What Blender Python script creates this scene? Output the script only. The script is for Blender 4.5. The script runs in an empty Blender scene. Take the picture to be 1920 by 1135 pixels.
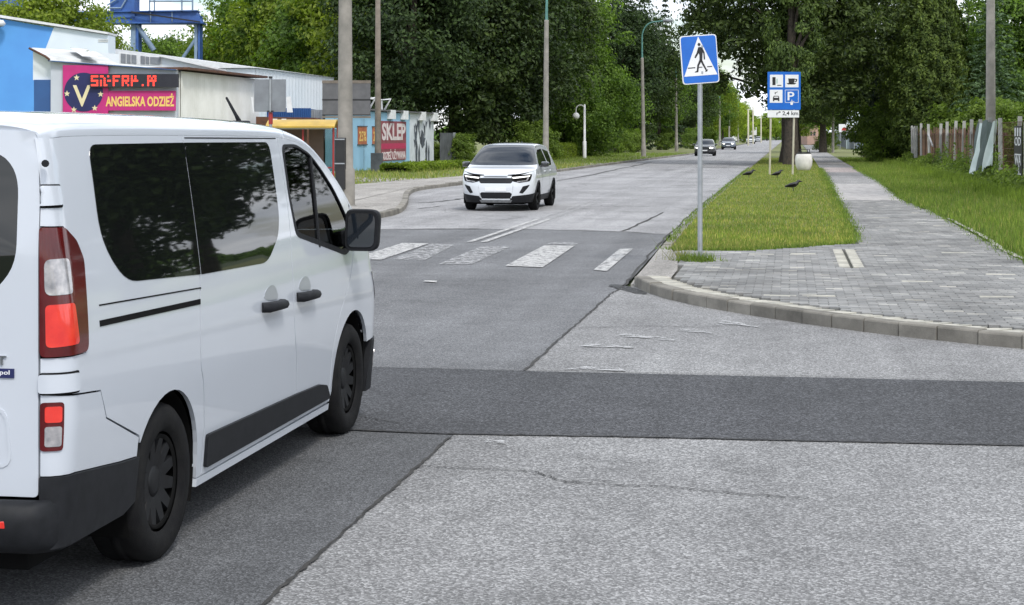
import bpy, bmesh, math, random
import numpy as np
from mathutils import Vector, Matrix
from mathutils.geometry import delaunay_2d_cdt
R = math.radians
scene = bpy.context.scene
COL = scene.collection

# ------------------------------------------------------------------ camera
# world: X to the right of the road, Y along the road away from the camera, Z up, metres
YAW = math.atan2(520, 3139)
CA, SA = math.cos(YAW), math.sin(YAW)
cam = bpy.data.cameras.new('camera')
cam.sensor_width = 36
cam.lens = 3139 / 1920 * 36
cam.shift_y = -(567.5 - 254) / 1920
cam.clip_start = .1
cam.clip_end = 6000
camo = bpy.data.objects.new('camera', cam)
camo.location = (0, 0, 1.85)
camo.rotation_euler = (R(90), 0, YAW)
COL.objects.link(camo)
scene.camera = camo

# ------------------------------------------------------------------ sky, sun, exposure
SUN_EL, SUN_AZ = R(48), R(148)          # azimuth measured from +Y (ahead), negative = left
wd = bpy.data.worlds.new('World'); scene.world = wd; wd.use_nodes = True
nt = wd.node_tree; N = nt.nodes; Lk = nt.links
N.clear()
out = N.new('ShaderNodeOutputWorld'); bg = N.new('ShaderNodeBackground')
sky = N.new('ShaderNodeTexSky'); sky.sky_type = 'NISHITA'; sky.sun_disc = False
sky.sun_elevation = SUN_EL; sky.sun_rotation = SUN_AZ
tc = N.new('ShaderNodeTexCoord'); sp = N.new('ShaderNodeSeparateXYZ')
Lk.new(tc.outputs['Generated'], sp.inputs[0])
ad = N.new('ShaderNodeMath'); ad.operation = 'ADD'; ad.inputs[1].default_value = .22
ab = N.new('ShaderNodeMath'); ab.operation = 'ABSOLUTE'
Lk.new(sp.outputs['Z'], ab.inputs[0]); Lk.new(ab.outputs[0], ad.inputs[0])
dx = N.new('ShaderNodeMath'); dx.operation = 'DIVIDE'; dy = N.new('ShaderNodeMath'); dy.operation = 'DIVIDE'
Lk.new(sp.outputs['X'], dx.inputs[0]); Lk.new(ad.outputs[0], dx.inputs[1])
Lk.new(sp.outputs['Y'], dy.inputs[0]); Lk.new(ad.outputs[0], dy.inputs[1])
cb = N.new('ShaderNodeCombineXYZ'); Lk.new(dx.outputs[0], cb.inputs[0]); Lk.new(dy.outputs[0], cb.inputs[1])
n1 = N.new('ShaderNodeTexNoise'); n1.inputs['Scale'].default_value = 1.5; n1.inputs['Detail'].default_value = 9; n1.inputs['Roughness'].default_value = .58
Lk.new(cb.outputs[0], n1.inputs['Vector'])
r1 = N.new('ShaderNodeValToRGB'); r1.color_ramp.elements[0].position = .39; r1.color_ramp.elements[1].position = .50
Lk.new(n1.outputs['Fac'], r1.inputs[0])
n2 = N.new('ShaderNodeTexNoise'); n2.inputs['Scale'].default_value = 2.6; n2.inputs['Detail'].default_value = 7
Lk.new(cb.outputs[0], n2.inputs['Vector'])
r2 = N.new('ShaderNodeValToRGB')
r2.color_ramp.elements[0].position = .3; r2.color_ramp.elements[0].color = (.55, .60, .68, 1)
r2.color_ramp.elements[1].position = .66; r2.color_ramp.elements[1].color = (.97, 1, 1.05, 1)
Lk.new(n2.outputs['Fac'], r2.inputs[0])
sc_ = N.new('ShaderNodeVectorMath'); sc_.operation = 'SCALE'; sc_.inputs['Scale'].default_value = 12.0
Lk.new(r2.outputs[0], sc_.inputs[0])
mx = N.new('ShaderNodeMix'); mx.data_type = 'RGBA'
Lk.new(r1.outputs[0], mx.inputs['Factor']); Lk.new(sky.outputs[0], mx.inputs[6]); Lk.new(sc_.outputs[0], mx.inputs[7])
Lk.new(mx.outputs[2], bg.inputs[0]); bg.inputs[1].default_value = .10
Lk.new(bg.outputs[0], out.inputs[0])

sun = bpy.data.lights.new('sun', 'SUN'); sun.energy = 1.5; sun.angle = R(11); sun.color = (1, .96, .9)
suno = bpy.data.objects.new('sun', sun); COL.objects.link(suno)
sd = Vector((math.sin(SUN_AZ) * math.cos(SUN_EL), math.cos(SUN_AZ) * math.cos(SUN_EL), math.sin(SUN_EL)))
suno.rotation_euler = (-sd).to_track_quat('-Z', 'Y').to_euler()
suno.location = (0, 0, 40)
scene.view_settings.view_transform = 'Standard'
scene.view_settings.look = 'None'
scene.view_settings.exposure = 0.64
scene.view_settings.gamma = 1.0
scene.view_settings.use_curve_mapping = False

# ------------------------------------------------------------------ helpers
def tag(o, label=None, cat=None, group=None, kind=None):
    if label: o['label'] = label
    if cat: o['category'] = cat
    if group: o['group'] = group
    if kind: o['kind'] = kind
    return o

def thing(name, label, cat, loc=(0, 0, 0), rz=0, group=None):
    o = bpy.data.objects.new(name, None); COL.objects.link(o)
    o.empty_display_size = .2
    o.location = loc; o.rotation_euler = (0, 0, rz)
    return tag(o, label, cat, group)

def link(name, me, mat=None, parent=None, loc=(0, 0, 0), rot=(0, 0, 0), sc=(1, 1, 1)):
    o = bpy.data.objects.new(name, me); COL.objects.link(o)
    o.location = loc; o.rotation_euler = rot; o.scale = sc
    if mat is not None and me is not None and len(me.materials) == 0:
        me.materials.append(mat)
    if parent is not None: o.parent = parent
    return o

def copy_tree(o, parent=None):
    c = o.copy(); COL.objects.link(c); c.parent = parent
    for ch in o.children: copy_tree(ch, c)
    return c

def np_mesh(name, verts, faces, smooth=False):
    """verts (n,3), faces (m,k) of equal size"""
    verts = np.asarray(verts, dtype=np.float32); faces = np.asarray(faces, dtype=np.int32)
    me = bpy.data.meshes.new(name)
    m, k = faces.shape
    me.vertices.add(len(verts)); me.vertices.foreach_set('co', verts.ravel())
    me.loops.add(m * k); me.loops.foreach_set('vertex_index', faces.ravel())
    me.polygons.add(m)
    me.polygons.foreach_set('loop_start', np.arange(0, m * k, k, dtype=np.int32))
    me.polygons.foreach_set('use_smooth', np.full(m, smooth))
    me.update(calc_edges=True)
    return me

class MB:
    """collects simple shapes into one mesh"""
    def __init__(s): s.v = []; s.f = []; s.sm = []
    def add(s, vs, fs, smooth=False):
        b = len(s.v); s.v += [tuple(p) for p in vs]; s.f += [[i + b for i in f] for f in fs]; s.sm += [smooth] * len(fs)
        return s
    def box(s, c, d, rz=0, bev=0):
        x, y, z = d[0] / 2, d[1] / 2, d[2] / 2
        if bev:
            bm = bmesh.new(); bmesh.ops.create_cube(bm, size=1)
            bmesh.ops.scale(bm, vec=d, verts=bm.verts)
            bmesh.ops.bevel(bm, geom=list(bm.edges), offset=bev, segments=2, affect='EDGES', profile=.6)
            bm.verts.index_update()
            vs = [v.co.copy() for v in bm.verts]; fs = [[v.index for v in f.verts] for f in bm.faces]; bm.free()
        else:
            vs = [Vector(p) for p in ((-x, -y, -z), (x, -y, -z), (x, y, -z), (-x, y, -z), (-x, -y, z), (x, -y, z), (x, y, z), (-x, y, z))]
            fs = [(3, 2, 1, 0), (4, 5, 6, 7), (0, 1, 5, 4), (1, 2, 6, 5), (2, 3, 7, 6), (3, 0, 4, 7)]
        cs, sn = math.cos(rz), math.sin(rz)
        return s.add([(c[0] + p.x * cs - p.y * sn, c[1] + p.x * sn + p.y * cs, c[2] + p.z) for p in vs], fs)
    def prism(s, poly, z0, z1):
        n = len(poly)
        vs = [(p[0], p[1], z0) for p in poly] + [(p[0], p[1], z1) for p in poly]
        return s.add(vs, [list(range(n - 1, -1, -1)), list(range(n, 2 * n))] + [(i, (i + 1) % n, n + (i + 1) % n, n + i) for i in range(n)])
    def wallpoly(s, poly, y0, y1):
        """polygon in x,z extruded from y0 to y1"""
        n = len(poly)
        vs = [(p[0], y0, p[1]) for p in poly] + [(p[0], y1, p[1]) for p in poly]
        return s.add(vs, [list(range(n)), list(range(2 * n - 1, n - 1, -1))] + [(n + i, n + (i + 1) % n, (i + 1) % n, i) for i in range(n)])
    def tube(s, pts, rad, n=10, caps=True):
        pts = [Vector(p) for p in pts]
        if not hasattr(rad, '__len__'): rad = [rad] * len(pts)
        vs = []; fs = []; prev = None
        for i, p in enumerate(pts):
            t = (pts[min(i + 1, len(pts) - 1)] - pts[max(i - 1, 0)]).normalized()
            if prev is None:
                a = Vector((0, 0, 1)) if abs(t.z) < .9 else Vector((1, 0, 0))
                x = t.cross(a).normalized()
            else:
                x = (prev - t * prev.dot(t)).normalized()
            prev = x; y = t.cross(x)
            for k in range(n):
                an = 2 * math.pi * k / n
                vs.append(p + (x * math.cos(an) + y * math.sin(an)) * rad[i])
        for i in range(len(pts) - 1):
            for k in range(n):
                fs.append((i * n + k, i * n + (k + 1) % n, (i + 1) * n + (k + 1) % n, (i + 1) * n + k))
        s.add(vs, fs, True)
        if caps:
            m = len(pts) - 1
            s.add(vs[:n], [list(range(n - 1, -1, -1))]); s.add(vs[m * n:], [list(range(n))])
        return s
    def lathe(s, prof, axis='z', n=24, c=(0, 0, 0), smooth=True):
        """prof: (r, h) pairs"""
        vs = []
        for r, h in prof:
            for k in range(n):
                an = 2 * math.pi * k / n; a, b = r * math.cos(an), r * math.sin(an)
                p = (a, b, h) if axis == 'z' else ((h, a, b) if axis == 'x' else (a, h, b))
                vs.append((p[0] + c[0], p[1] + c[1], p[2] + c[2]))
        fs = [(i * n + k, i * n + (k + 1) % n, (i + 1) * n + (k + 1) % n, (i + 1) * n + k) for i in range(len(prof) - 1) for k in range(n)]
        return s.add(vs, fs, smooth)
    def mesh(s, name):
        me = bpy.data.meshes.new(name); me.from_pydata(s.v, [], s.f)
        me.polygons.foreach_set('use_smooth', s.sm); me.update()
        return me
    def build(s, name, mat, parent=None, **k):
        return link(name, s.mesh(name), mat, parent, **k)

def sheet(name, poly, z, mat, parent=None):
    """flat polygon at height z"""
    bm = bmesh.new()
    f = bm.faces.new([bm.verts.new((p[0], p[1], z)) for p in poly])
    bm.normal_update()
    if f.normal.z < 0: f.normal_flip()
    bmesh.ops.triangulate(bm, faces=bm.faces[:])
    me = bpy.data.meshes.new(name); bm.to_mesh(me); bm.free()
    return link(name, me, mat, parent)

def lerp_list(L, x):
    if x <= L[0][0]: return L[0][1]
    for (a, b), (c, d) in zip(L, L[1:]):
        if x <= c: return b + (d - b) * (x - a) / (c - a)
    return L[-1][1]

def smooth_list(L, n=2):
    """chaikin on an open list of pairs"""
    for _ in range(n):
        o = [L[0]]
        for a, b in zip(L, L[1:]):
            o.append((a[0] * .75 + b[0] * .25, a[1] * .75 + b[1] * .25)); o.append((a[0] * .25 + b[0] * .75, a[1] * .25 + b[1] * .75))
        o.append(L[-1]); L = o
    return L

def chaikin(L, n=2, k=.25):
    for _ in range(n):
        o = []
        for i in range(len(L)):
            a, b = L[i], L[(i + 1) % len(L)]
            o.append((a[0] * (1 - k) + b[0] * k, a[1] * (1 - k) + b[1] * k)); o.append((a[0] * k + b[0] * (1 - k), a[1] * k + b[1] * (1 - k)))
        L = o
    return L

def round_poly(L, r, n=4):
    """polygon with corners rounded by radius-like length r"""
    o = []
    for i in range(len(L)):
        p = Vector(L[i]); a = Vector(L[i - 1]) - p; b = Vector(L[(i + 1) % len(L)]) - p
        ra = min(r, a.length * .45); rb = min(r, b.length * .45)
        A = p + a.normalized() * ra; B = p + b.normalized() * rb
        for k in range(n + 1):
            t = k / n; q = A * (1 - t) ** 2 + p * 2 * t * (1 - t) + B * t * t
            o.append((q.x, q.y))
    return o

def inpoly(P, poly):
    P = np.asarray(P); q = np.asarray(poly); r = np.zeros(len(P), bool)
    x, y = P[:, 0], P[:, 1]
    for (x0, y0), (x1, y1) in zip(q, np.roll(q, -1, 0)):
        if y0 == y1: continue
        c = ((y0 > y) != (y1 > y)) & (x < (x1 - x0) * (y - y0) / (y1 - y0) + x0)
        r ^= c
    return r

def tri2d(poly, holes=(), step=.06, seed=0):
    """constrained triangulation of a polygon with holes with inner points; returns verts2d, tris, boundary loops"""
    loops = []
    V = []; E = []
    for L in [poly] + list(holes):
        q = []
        for i in range(len(L)):
            a, b = Vector(L[i]), Vector(L[(i + 1) % len(L)])
            n = max(1, int((b - a).length / step + .5))
            for k in range(n): q.append(a + (b - a) * (k / n))
        b0 = len(V); V += q; E += [(b0 + i, b0 + (i + 1) % len(q)) for i in range(len(q))]
        loops.append([(p.x, p.y) for p in q])
    xs = [p.x for p in V]; ys = [p.y for p in V]
    g = np.array([(x + (step / 2 if j % 2 else 0), y) for j, y in enumerate(np.arange(min(ys) + step / 2, max(ys), step)) for x in np.arange(min(xs) + step / 2, max(xs), step)])
    if len(g):
        m = inpoly(g, loops[0])
        for h in loops[1:]: m &= ~inpoly(g, h)
        g = g[m]
        B = np.array([(p.x, p.y) for p in V])
        if len(g):
            keep = [np.min((B[:, 0] - p[0]) ** 2 + (B[:, 1] - p[1]) ** 2) > (step * .4) ** 2 for p in g]
            V = V + [Vector(p) for p in g[keep]]
    vs, es, fs, *_ = delaunay_2d_cdt(V, E, [], 0, 1e-6)
    C = np.array([[sum(vs[i].x for i in f) / 3, sum(vs[i].y for i in f) / 3] for f in fs])
    m = inpoly(C, loops[0])
    for h in loops[1:]: m &= ~inpoly(C, h)
    return [(v.x, v.y) for v in vs], [list(f) for f, k in zip(fs, m) if k], loops

def patch(name, mapf, poly, holes=(), off=0, rim=.012, step=.06, mat=None, parent=None):
    """polygon given in surface coordinates laid on the surface mapf, with a rim that turns inwards"""
    vs, fs, loops = tri2d(poly, holes, step)
    e = 1e-3
    def P3(p, o):
        a = Vector(mapf(p[0], p[1])); b = Vector(mapf(p[0] + e, p[1])) - Vector(mapf(p[0] - e, p[1])); c = Vector(mapf(p[0], p[1] + e)) - Vector(mapf(p[0], p[1] - e))
        n = b.cross(c)
        if n.length > 1e-12: n.normalize()
        return a + n * (o * mapf.sign)
    mb = MB()
    mb.add([P3(p, off) for p in vs], fs if mapf.sign > 0 else [f[::-1] for f in fs], True)
    if rim:
        for L in loops:
            n = len(L)
            mb.add([P3(p, off) for p in L] + [P3(p, off - rim) for p in L], [(i, (i + 1) % n, n + (i + 1) % n, n + i) for i in range(n)])
    return mb.build(name, mat, parent)

# ------------------------------------------------------------------ materials
MATS = {}
def nodes(name):
    m = bpy.data.materials.new(name); m.use_nodes = True
    b = m.node_tree.nodes['Principled BSDF']
    MATS[name] = m
    return m, m.node_tree, b

def noise(t, scale, detail=4, vec=None, rough=.55):
    n = t.nodes.new('ShaderNodeTexNoise'); n.inputs['Scale'].default_value = scale; n.inputs['Detail'].default_value = detail; n.inputs['Roughness'].default_value = rough
    if vec is None:
        c = t.nodes.get('OC') or t.nodes.new('ShaderNodeTexCoord'); c.name = 'OC'; vec = c.outputs['Object']
    t.links.new(vec, n.inputs['Vector'])
    return n

def ramp(t, src, stops):
    r = t.nodes.new('ShaderNodeValToRGB'); e = r.color_ramp.elements
    while len(e) < len(stops): e.new(.5)
    for k, (p, c) in zip(e, stops):
        k.position = p; k.color = (*c, 1) if hasattr(c, '__len__') else (c, c, c, 1)
    t.links.new(src, r.inputs[0])
    return r

def mixc(t, fac, a, b, mode='MIX'):
    m = t.nodes.new('ShaderNodeMix'); m.data_type = 'RGBA'; m.blend_type = mode
    for v, i in ((fac, 0), (a, 6), (b, 7)):
        if hasattr(v, 'node'): t.links.new(v, m.inputs[i])
        elif i == 0: m.inputs[0].default_value = v
        else: m.inputs[i].default_value = (*v, 1) if hasattr(v, '__len__') else (v, v, v, 1)
    return m.outputs[2]

def bump(t, b, h, strength=.3, dist=.01):
    k = t.nodes.new('ShaderNodeBump'); k.inputs['Strength'].default_value = strength; k.inputs['Distance'].default_value = dist
    t.links.new(h, k.inputs['Height']); t.links.new(k.outputs[0], b.inputs['Normal'])

def mat(name, c, c2=None, scale=3, rough=.6, metal=0, spec=.5, bumps=0, bscale=60, coat=0, rnd=0, lo=.35, hi=.65):
    """general painted/weathered surface: two tones mixed by noise, optional per-object variation"""
    m, t, b = nodes(name)
    c2 = c2 or tuple(x * .8 for x in c)
    n = noise(t, scale, 6)
    col = ramp(t, n.outputs['Fac'], [(lo, c2), (hi, c)]).outputs[0]
    if rnd:
        oi = t.nodes.new('ShaderNodeObjectInfo')
        rr = ramp(t, oi.outputs['Random'], [(0, 1 - rnd), (1, 1 + rnd)])
        col = mixc(t, 1, col, rr.outputs[0], 'MULTIPLY')
    t.links.new(col, b.inputs['Base Color'])
    b.inputs['Roughness'].default_value = rough; b.inputs['Metallic'].default_value = metal
    b.inputs['Specular IOR Level'].default_value = spec
    if coat: b.inputs['Coat Weight'].default_value = coat; b.inputs['Coat Roughness'].default_value = .04
    if bumps: bump(t, b, noise(t, bscale, 5).outputs['Fac'], bumps)
    return m

def glassy(name, c, rough=.02, spec=.7):
    m, t, b = nodes(name)
    b.inputs['Base Color'].default_value = (*c, 1); b.inputs['Roughness'].default_value = rough; b.inputs['Specular IOR Level'].default_value = spec
    n = noise(t, 2, 2); bump(t, b, n.outputs['Fac'], .02, .02)
    return m

def clearglass(name, tint=(.55, .62, .6)):
    m, t, b = nodes(name)
    b.inputs['Base Color'].default_value = (.02, .025, .025, 1); b.inputs['Roughness'].default_value = .02
    tr = t.nodes.new('ShaderNodeBsdfTransparent'); tr.inputs[0].default_value = (*tint, 1)
    gl = t.nodes.new('ShaderNodeBsdfGlossy'); gl.inputs['Roughness'].default_value = .02
    fr = t.nodes.new('ShaderNodeFresnel'); fr.inputs[0].default_value = 1.5
    ms = t.nodes.new('ShaderNodeMixShader')
    t.links.new(fr.outputs[0], ms.inputs[0]); t.links.new(tr.outputs[0], ms.inputs[1]); t.links.new(gl.outputs[0], ms.inputs[2])
    t.links.new(ms.outputs[0], t.nodes['Material Output'].inputs[0])
    return m

def emit(name, c, s):
    m, t, b = nodes(name)
    b.inputs['Base Color'].default_value = (*[x * .5 for x in c], 1)
    b.inputs['Emission Color'].default_value = (*c, 1); b.inputs['Emission Strength'].default_value = s
    return m

def asphalt(name, dark, light, stain=.8, cell=95, warm=(1, 1, 1), flecks=.5, crack=False):
    """aggregate: voronoi stones of random tone in binder, large soft stains, fine relief"""
    m, t, b = nodes(name)
    c = t.nodes.new('ShaderNodeTexCoord'); c.name = 'OC'
    v = t.nodes.new('ShaderNodeTexVoronoi'); v.inputs['Scale'].default_value = cell
    t.links.new(c.outputs['Object'], v.inputs['Vector'])
    sepc = t.nodes.new('ShaderNodeSeparateColor'); t.links.new(v.outputs['Color'], sepc.inputs[0])
    d = tuple(dark * w for w in warm); l = tuple(light * w for w in warm)
    stones = ramp(t, sepc.outputs[0], [(0, tuple(x * .62 for x in d)), (.45, d), (1 - flecks * .5, l), (1, tuple(min(.8, x * 1.45) for x in l))]).outputs[0]
    fine = noise(t, cell * 2.3, 2)
    stones = mixc(t, .5, stones, ramp(t, fine.outputs['Fac'], [(.3, .5), (.7, 1.25)]).outputs[0], 'MULTIPLY')
    big = noise(t, .35, 6, rough=.6)
    col = mixc(t, 1, stones, ramp(t, big.outputs['Fac'], [(.32, stain), (.62, 1.08)]).outputs[0], 'MULTIPLY')
    mid = noise(t, 2.2, 5, rough=.65)
    col = mixc(t, .6, col, ramp(t, mid.outputs['Fac'], [(.3, .8), (.7, 1.15)]).outputs[0], 'MULTIPLY')
    trk = t.nodes.new('ShaderNodeMapping'); trk.inputs['Scale'].default_value = (1.5, .05, 1); t.links.new(c.outputs['Object'], trk.inputs[0])
    tn = noise(t, 1.0, 4, trk.outputs[0])
    col = mixc(t, .8, col, ramp(t, tn.outputs['Fac'], [(.34, .84), (.62, 1.1)]).outputs[0], 'MULTIPLY')
    sp_n = noise(t, .9, 3, rough=.4)
    col = mixc(t, 1, col, ramp(t, sp_n.outputs['Fac'], [(.22, .7), (.34, 1)]).outputs[0], 'MULTIPLY')
    if crack:
        mp = t.nodes.new('ShaderNodeMapping'); mp.inputs['Scale'].default_value = (.8, .5, 1)
        nz = noise(t, 3, 4)
        mv = t.nodes.new('ShaderNodeMixRGB'); mv.inputs[0].default_value = .12
        t.links.new(c.outputs['Object'], mv.inputs[1]); t.links.new(nz.outputs['Color'], mv.inputs[2])
        t.links.new(mv.outputs[0], mp.inputs[0])
        vc = t.nodes.new('ShaderNodeTexVoronoi'); vc.feature = 'DISTANCE_TO_EDGE'; vc.inputs['Scale'].default_value = .9
        t.links.new(mp.outputs[0], vc.inputs['Vector'])
        cm = ramp(t, vc.outputs['Distance'], [(0, .45), (.012, 1)])
        gate = ramp(t, noise(t, .22, 2).outputs['Fac'], [(.5, 0), (.6, 1)])
        col = mixc(t, gate.outputs[0], col, mixc(t, 1, col, cm.outputs[0], 'MULTIPLY'))
    t.links.new(col, b.inputs['Base Color'])
    b.inputs['Roughness'].default_value = .85; b.inputs['Specular IOR Level'].default_value = .35
    bump(t, b, v.outputs['Distance'], .45, .006)
    return m

def wornpaint(name, paint, under, amount):
    m, t, b = nodes(name)
    n = noise(t, 9, 8, rough=.7); n2 = noise(t, 60, 3)
    f = t.nodes.new('ShaderNodeMath'); f.operation = 'MULTIPLY_ADD'; f.inputs[1].default_value = .45
    t.links.new(n2.outputs['Fac'], f.inputs[0]); t.links.new(n.outputs['Fac'], f.inputs[2])
    r = ramp(t, f.outputs[0], [(amount - .05, 0), (amount + .08, 1)])
    bs = t.nodes.new('ShaderNodeBsdfTransparent'); ms = t.nodes.new('ShaderNodeMixShader')
    b.inputs['Base Color'].default_value = (*paint, 1); b.inputs['Roughness'].default_value = .7
    t.links.new(r.outputs[0], ms.inputs[0]); t.links.new(bs.outputs[0], ms.inputs[1]); t.links.new(b.outputs[0], ms.inputs[2])
    t.links.new(ms.outputs[0], t.nodes['Material Output'].inputs[0])
    return m

def leafmat(name, dark, light, trans=.35, rough=.55):
    m, t, b = nodes(name)
    g = t.nodes.new('ShaderNodeNewGeometry'); oi = t.nodes.new('ShaderNodeObjectInfo')
    col = ramp(t, g.outputs['Random Per Island'], [(0, dark), (.6, light), (1, tuple(min(1, x * 1.45) for x in light))]).outputs[0]
    cl = noise(t, .55, 3)
    col = mixc(t, .7, col, ramp(t, cl.outputs['Fac'], [(.35, (.68, .72, .7)), (.65, (1.25, 1.2, 1.05))]).outputs[0], 'MULTIPLY')
    rr = ramp(t, oi.outputs['Random'], [(0, (.85, .9, .9)), (1, (1.12, 1.08, 1))])
    col = mixc(t, 1, col, rr.outputs[0], 'MULTIPLY')
    t.links.new(col, b.inputs['Base Color']); b.inputs['Roughness'].default_value = rough; b.inputs['Specular IOR Level'].default_value = .3
    tl = t.nodes.new('ShaderNodeBsdfTranslucent')
    t.links.new(mixc(t, 1, col, (1.1, 1.25, .5), 'MULTIPLY'), tl.inputs[0])
    ms = t.nodes.new('ShaderNodeMixShader'); ms.inputs[0].default_value = trans
    t.links.new(b.outputs[0], ms.inputs[1]); t.links.new(tl.outputs[0], ms.inputs[2]); t.links.new(ms.outputs[0], t.nodes['Material Output'].inputs[0])
    return m

def islandmat(name, stops, rough=.85, bumps=.3, bscale=120, nz=.25, nscale=4):
    m, t, b = nodes(name)
    g = t.nodes.new('ShaderNodeNewGeometry'); oi = t.nodes.new('ShaderNodeObjectInfo')
    s = t.nodes.new('ShaderNodeMath'); s.operation = 'ADD'; t.links.new(g.outputs['Random Per Island'], s.inputs[0]); t.links.new(oi.outputs['Random'], s.inputs[1])
    f = t.nodes.new('ShaderNodeMath'); f.operation = 'FRACT'; t.links.new(s.outputs[0], f.inputs[0])
    col = ramp(t, f.outputs[0], stops).outputs[0]
    geo = t.nodes.new('ShaderNodeNewGeometry')
    n = noise(t, nscale, 6, geo.outputs['Position'], .65)
    col = mixc(t, 1, col, ramp(t, n.outputs['Fac'], [(.3, 1 - nz), (.7, 1 + nz)]).outputs[0], 'MULTIPLY')
    n3 = noise(t, 140, 3, geo.outputs['Position'])
    col = mixc(t, .5, col, ramp(t, n3.outputs['Fac'], [(.3, .75), (.7, 1.25)]).outputs[0], 'MULTIPLY')
    t.links.new(col, b.inputs['Base Color']); b.inputs['Roughness'].default_value = rough; b.inputs['Specular IOR Level'].default_value = .3
    bump(t, b, n3.outputs['Fac'], bumps, .004)
    return m

M = MATS
asphalt('asphalt_main', .135, .20, .78, 105, (.98, .995, 1.03))
asphalt('asphalt_light', .205, .30, .82, 95, (1.0, .995, .995))
asphalt('asphalt_trench', .052, .10, .85, 85, (.97, .99, 1.06), .35)
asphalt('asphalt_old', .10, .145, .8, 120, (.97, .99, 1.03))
asphalt('asphalt_far', .29, .36, .78, 70, (1, .99, 1.0), .5, True)
asphalt('asphalt_path', .26, .34, .75, 70, (1.02, 1, .98))
asphalt('asphalt_path_red', .26, .33, .8, 70, (1.14, .99, .94))
asphalt('asphalt_path_shade', .17, .22, .8, 70)
asphalt('concrete_walk', .30, .37, .8, 60, (1.06, 1, .92), .5, True)
mat('joint_dark', (.022, .021, .02), (.05, .048, .044), 8, .9)
mat('road_shade', (.03, .03, .03), (.07, .07, .065), 5, .8)  # dark tone standing in for shadow stripes on the far road
wornpaint('paint_good', (.45, .445, .435), .1, .655)
wornpaint('paint_worn', (.40, .40, .40), .1, .725)
wornpaint('grime_worn', (.025, .025, .024), .1, .66)
wornpaint('paint_ghost', (.46, .46, .46), .1, .76)
islandmat('kerb_concrete', [(0, (.165, .155, .135)), (1, (.25, .235, .205))], .9, .5, 120, .3, 3)
islandmat('paver_grey', [(0, (.165, .167, .165)), (.5, (.215, .215, .21)), (.94, (.255, .252, .245)), (.98, (.34, .335, .31)), (1, (.40, .38, .34))], .85, .3, 120, .38, .9)
islandmat('paver_light', [(0, (.34, .33, .29)), (1, (.46, .44, .38))], .85)
islandmat('paver_pale_band', [(0, (.33, .32, .31)), (1, (.42, .40, .39))], .85)
mat('sand_joint', (.10, .095, .08), (.06, .06, .05), 20, .95, bumps=.4)
mat('soil_grass', (.17, .205, .055), (.14, .135, .06), .9, .95, bumps=.5, bscale=30)
mat('ground_far', (.07, .10, .03), (.05, .07, .025), .05, .95)
leafmat('grass_short', (.095, .155, .028), (.19, .26, .055), .42)
leafmat('grass_dry', (.20, .20, .07), (.38, .34, .14), .4)
leafmat('leaf_dark', (.014, .030, .012), (.05, .082, .026), .3)
leafmat('leaf_mid', (.05, .10, .02), (.125, .205, .036), .42)
leafmat('leaf_light', (.11, .165, .022), (.215, .275, .04), .5)
leafmat('leaf_bright', (.16, .23, .03), (.30, .38, .05), .5)
leafmat('leaf_conifer', (.012, .028, .014), (.032, .058, .026), .15)
leafmat('leaf_thuja', (.03, .058, .016), (.105, .15, .034), .3)
leafmat('leaf_linden', (.02, .04, .013), (.068, .10, .027), .35)
leafmat('leaf_blue', (.045, .085, .05), (.095, .15, .08), .25)
leafmat('leaf_weed', (.075, .125, .02), (.17, .24, .045), .45)
mat('bark', (.075, .06, .045), (.03, .025, .02), 6, .95, bumps=1, bscale=14)
mat('concrete_pole', (.30, .28, .25), (.2, .19, .17), 2.5, .9, bumps=.4, bscale=40)
mat('wood_pole', (.20, .17, .14), (.13, .11, .09), 3, .9, bumps=.4, bscale=30)
mat('green_pipe', (.10, .26, .23), (.07, .18, .16), 4, .5)
mat('galv', (.42, .44, .46), (.34, .36, .38), 6, .45, .6)
mat('sign_back', (.24, .26, .28), (.19, .2, .22), 3, .5, .3)
mat('sign_grey', (.12, .12, .125), (.09, .09, .095), 4, .6)
mat('sign_blue', (.012, .14, .56), (.01, .12, .5), 3, .35)
mat('sign_white', (.78, .79, .8), (.72, .73, .75), 4, .4)
mat('sign_black', (.012, .012, .014), (.02, .02, .02), 4, .5)
mat('sign_red', (.5, .03, .03), (.42, .03, .03), 4, .5)
mat('cream_post', (.5, .47, .36), (.42, .4, .3), 4, .6)
mat('white_metal', (.7, .71, .72), (.6, .61, .62), 4, .5)
mat('van_white', (.545, .58, .635), (.525, .56, .615), 1.5, .32, 0, .5, coat=1)
mat('suv_white', (.66, .69, .73), (.64, .67, .71), 1.5, .3, 0, .5, coat=1)
mat('black_plastic', (.011, .012, .014), (.016, .017, .02), 20, .55, spec=.2, bumps=.1, bscale=400)
mat('liner_black', (.006, .006, .006), (.01, .01, .01), 5, .9, spec=.1)
mat('rubber', (.008, .008, .009), (.014, .014, .014), 12, .8, spec=.15, bumps=.2, bscale=120)
mat('rim_dark', (.014, .015, .017), (.009, .009, .01), 12, .5, .1, .25)
mat('rim_silver', (.34, .35, .36), (.22, .23, .24), 12, .35, .8)
mat('chrome', (.6, .62, .64), (.5, .52, .54), 8, .15, 1)
glassy('glass_dark', (.006, .007, .007))
glassy('glass_screen', (.012, .016, .022), .02, 1.0)
clearglass('glass_clear')
mat('lamp_red', (.10, .004, .006), (.07, .003, .004), 8, .12, 0, .5, coat=.4)
mat('lamp_red_lit', (.75, .035, .02), (.62, .02, .015), 12, .12, 0, .6, coat=1)
mat('lamp_clear', (.52, .5, .5), (.25, .25, .27), 22, .1, .3, .6, coat=1)
emit('headlamp', (1, .97, .85), 2.2)
emit('drl', (1, .99, .95), 1.0)
mat('seat_cloth', (.03, .032, .036), (.05, .05, .055), 20, .9)
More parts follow.
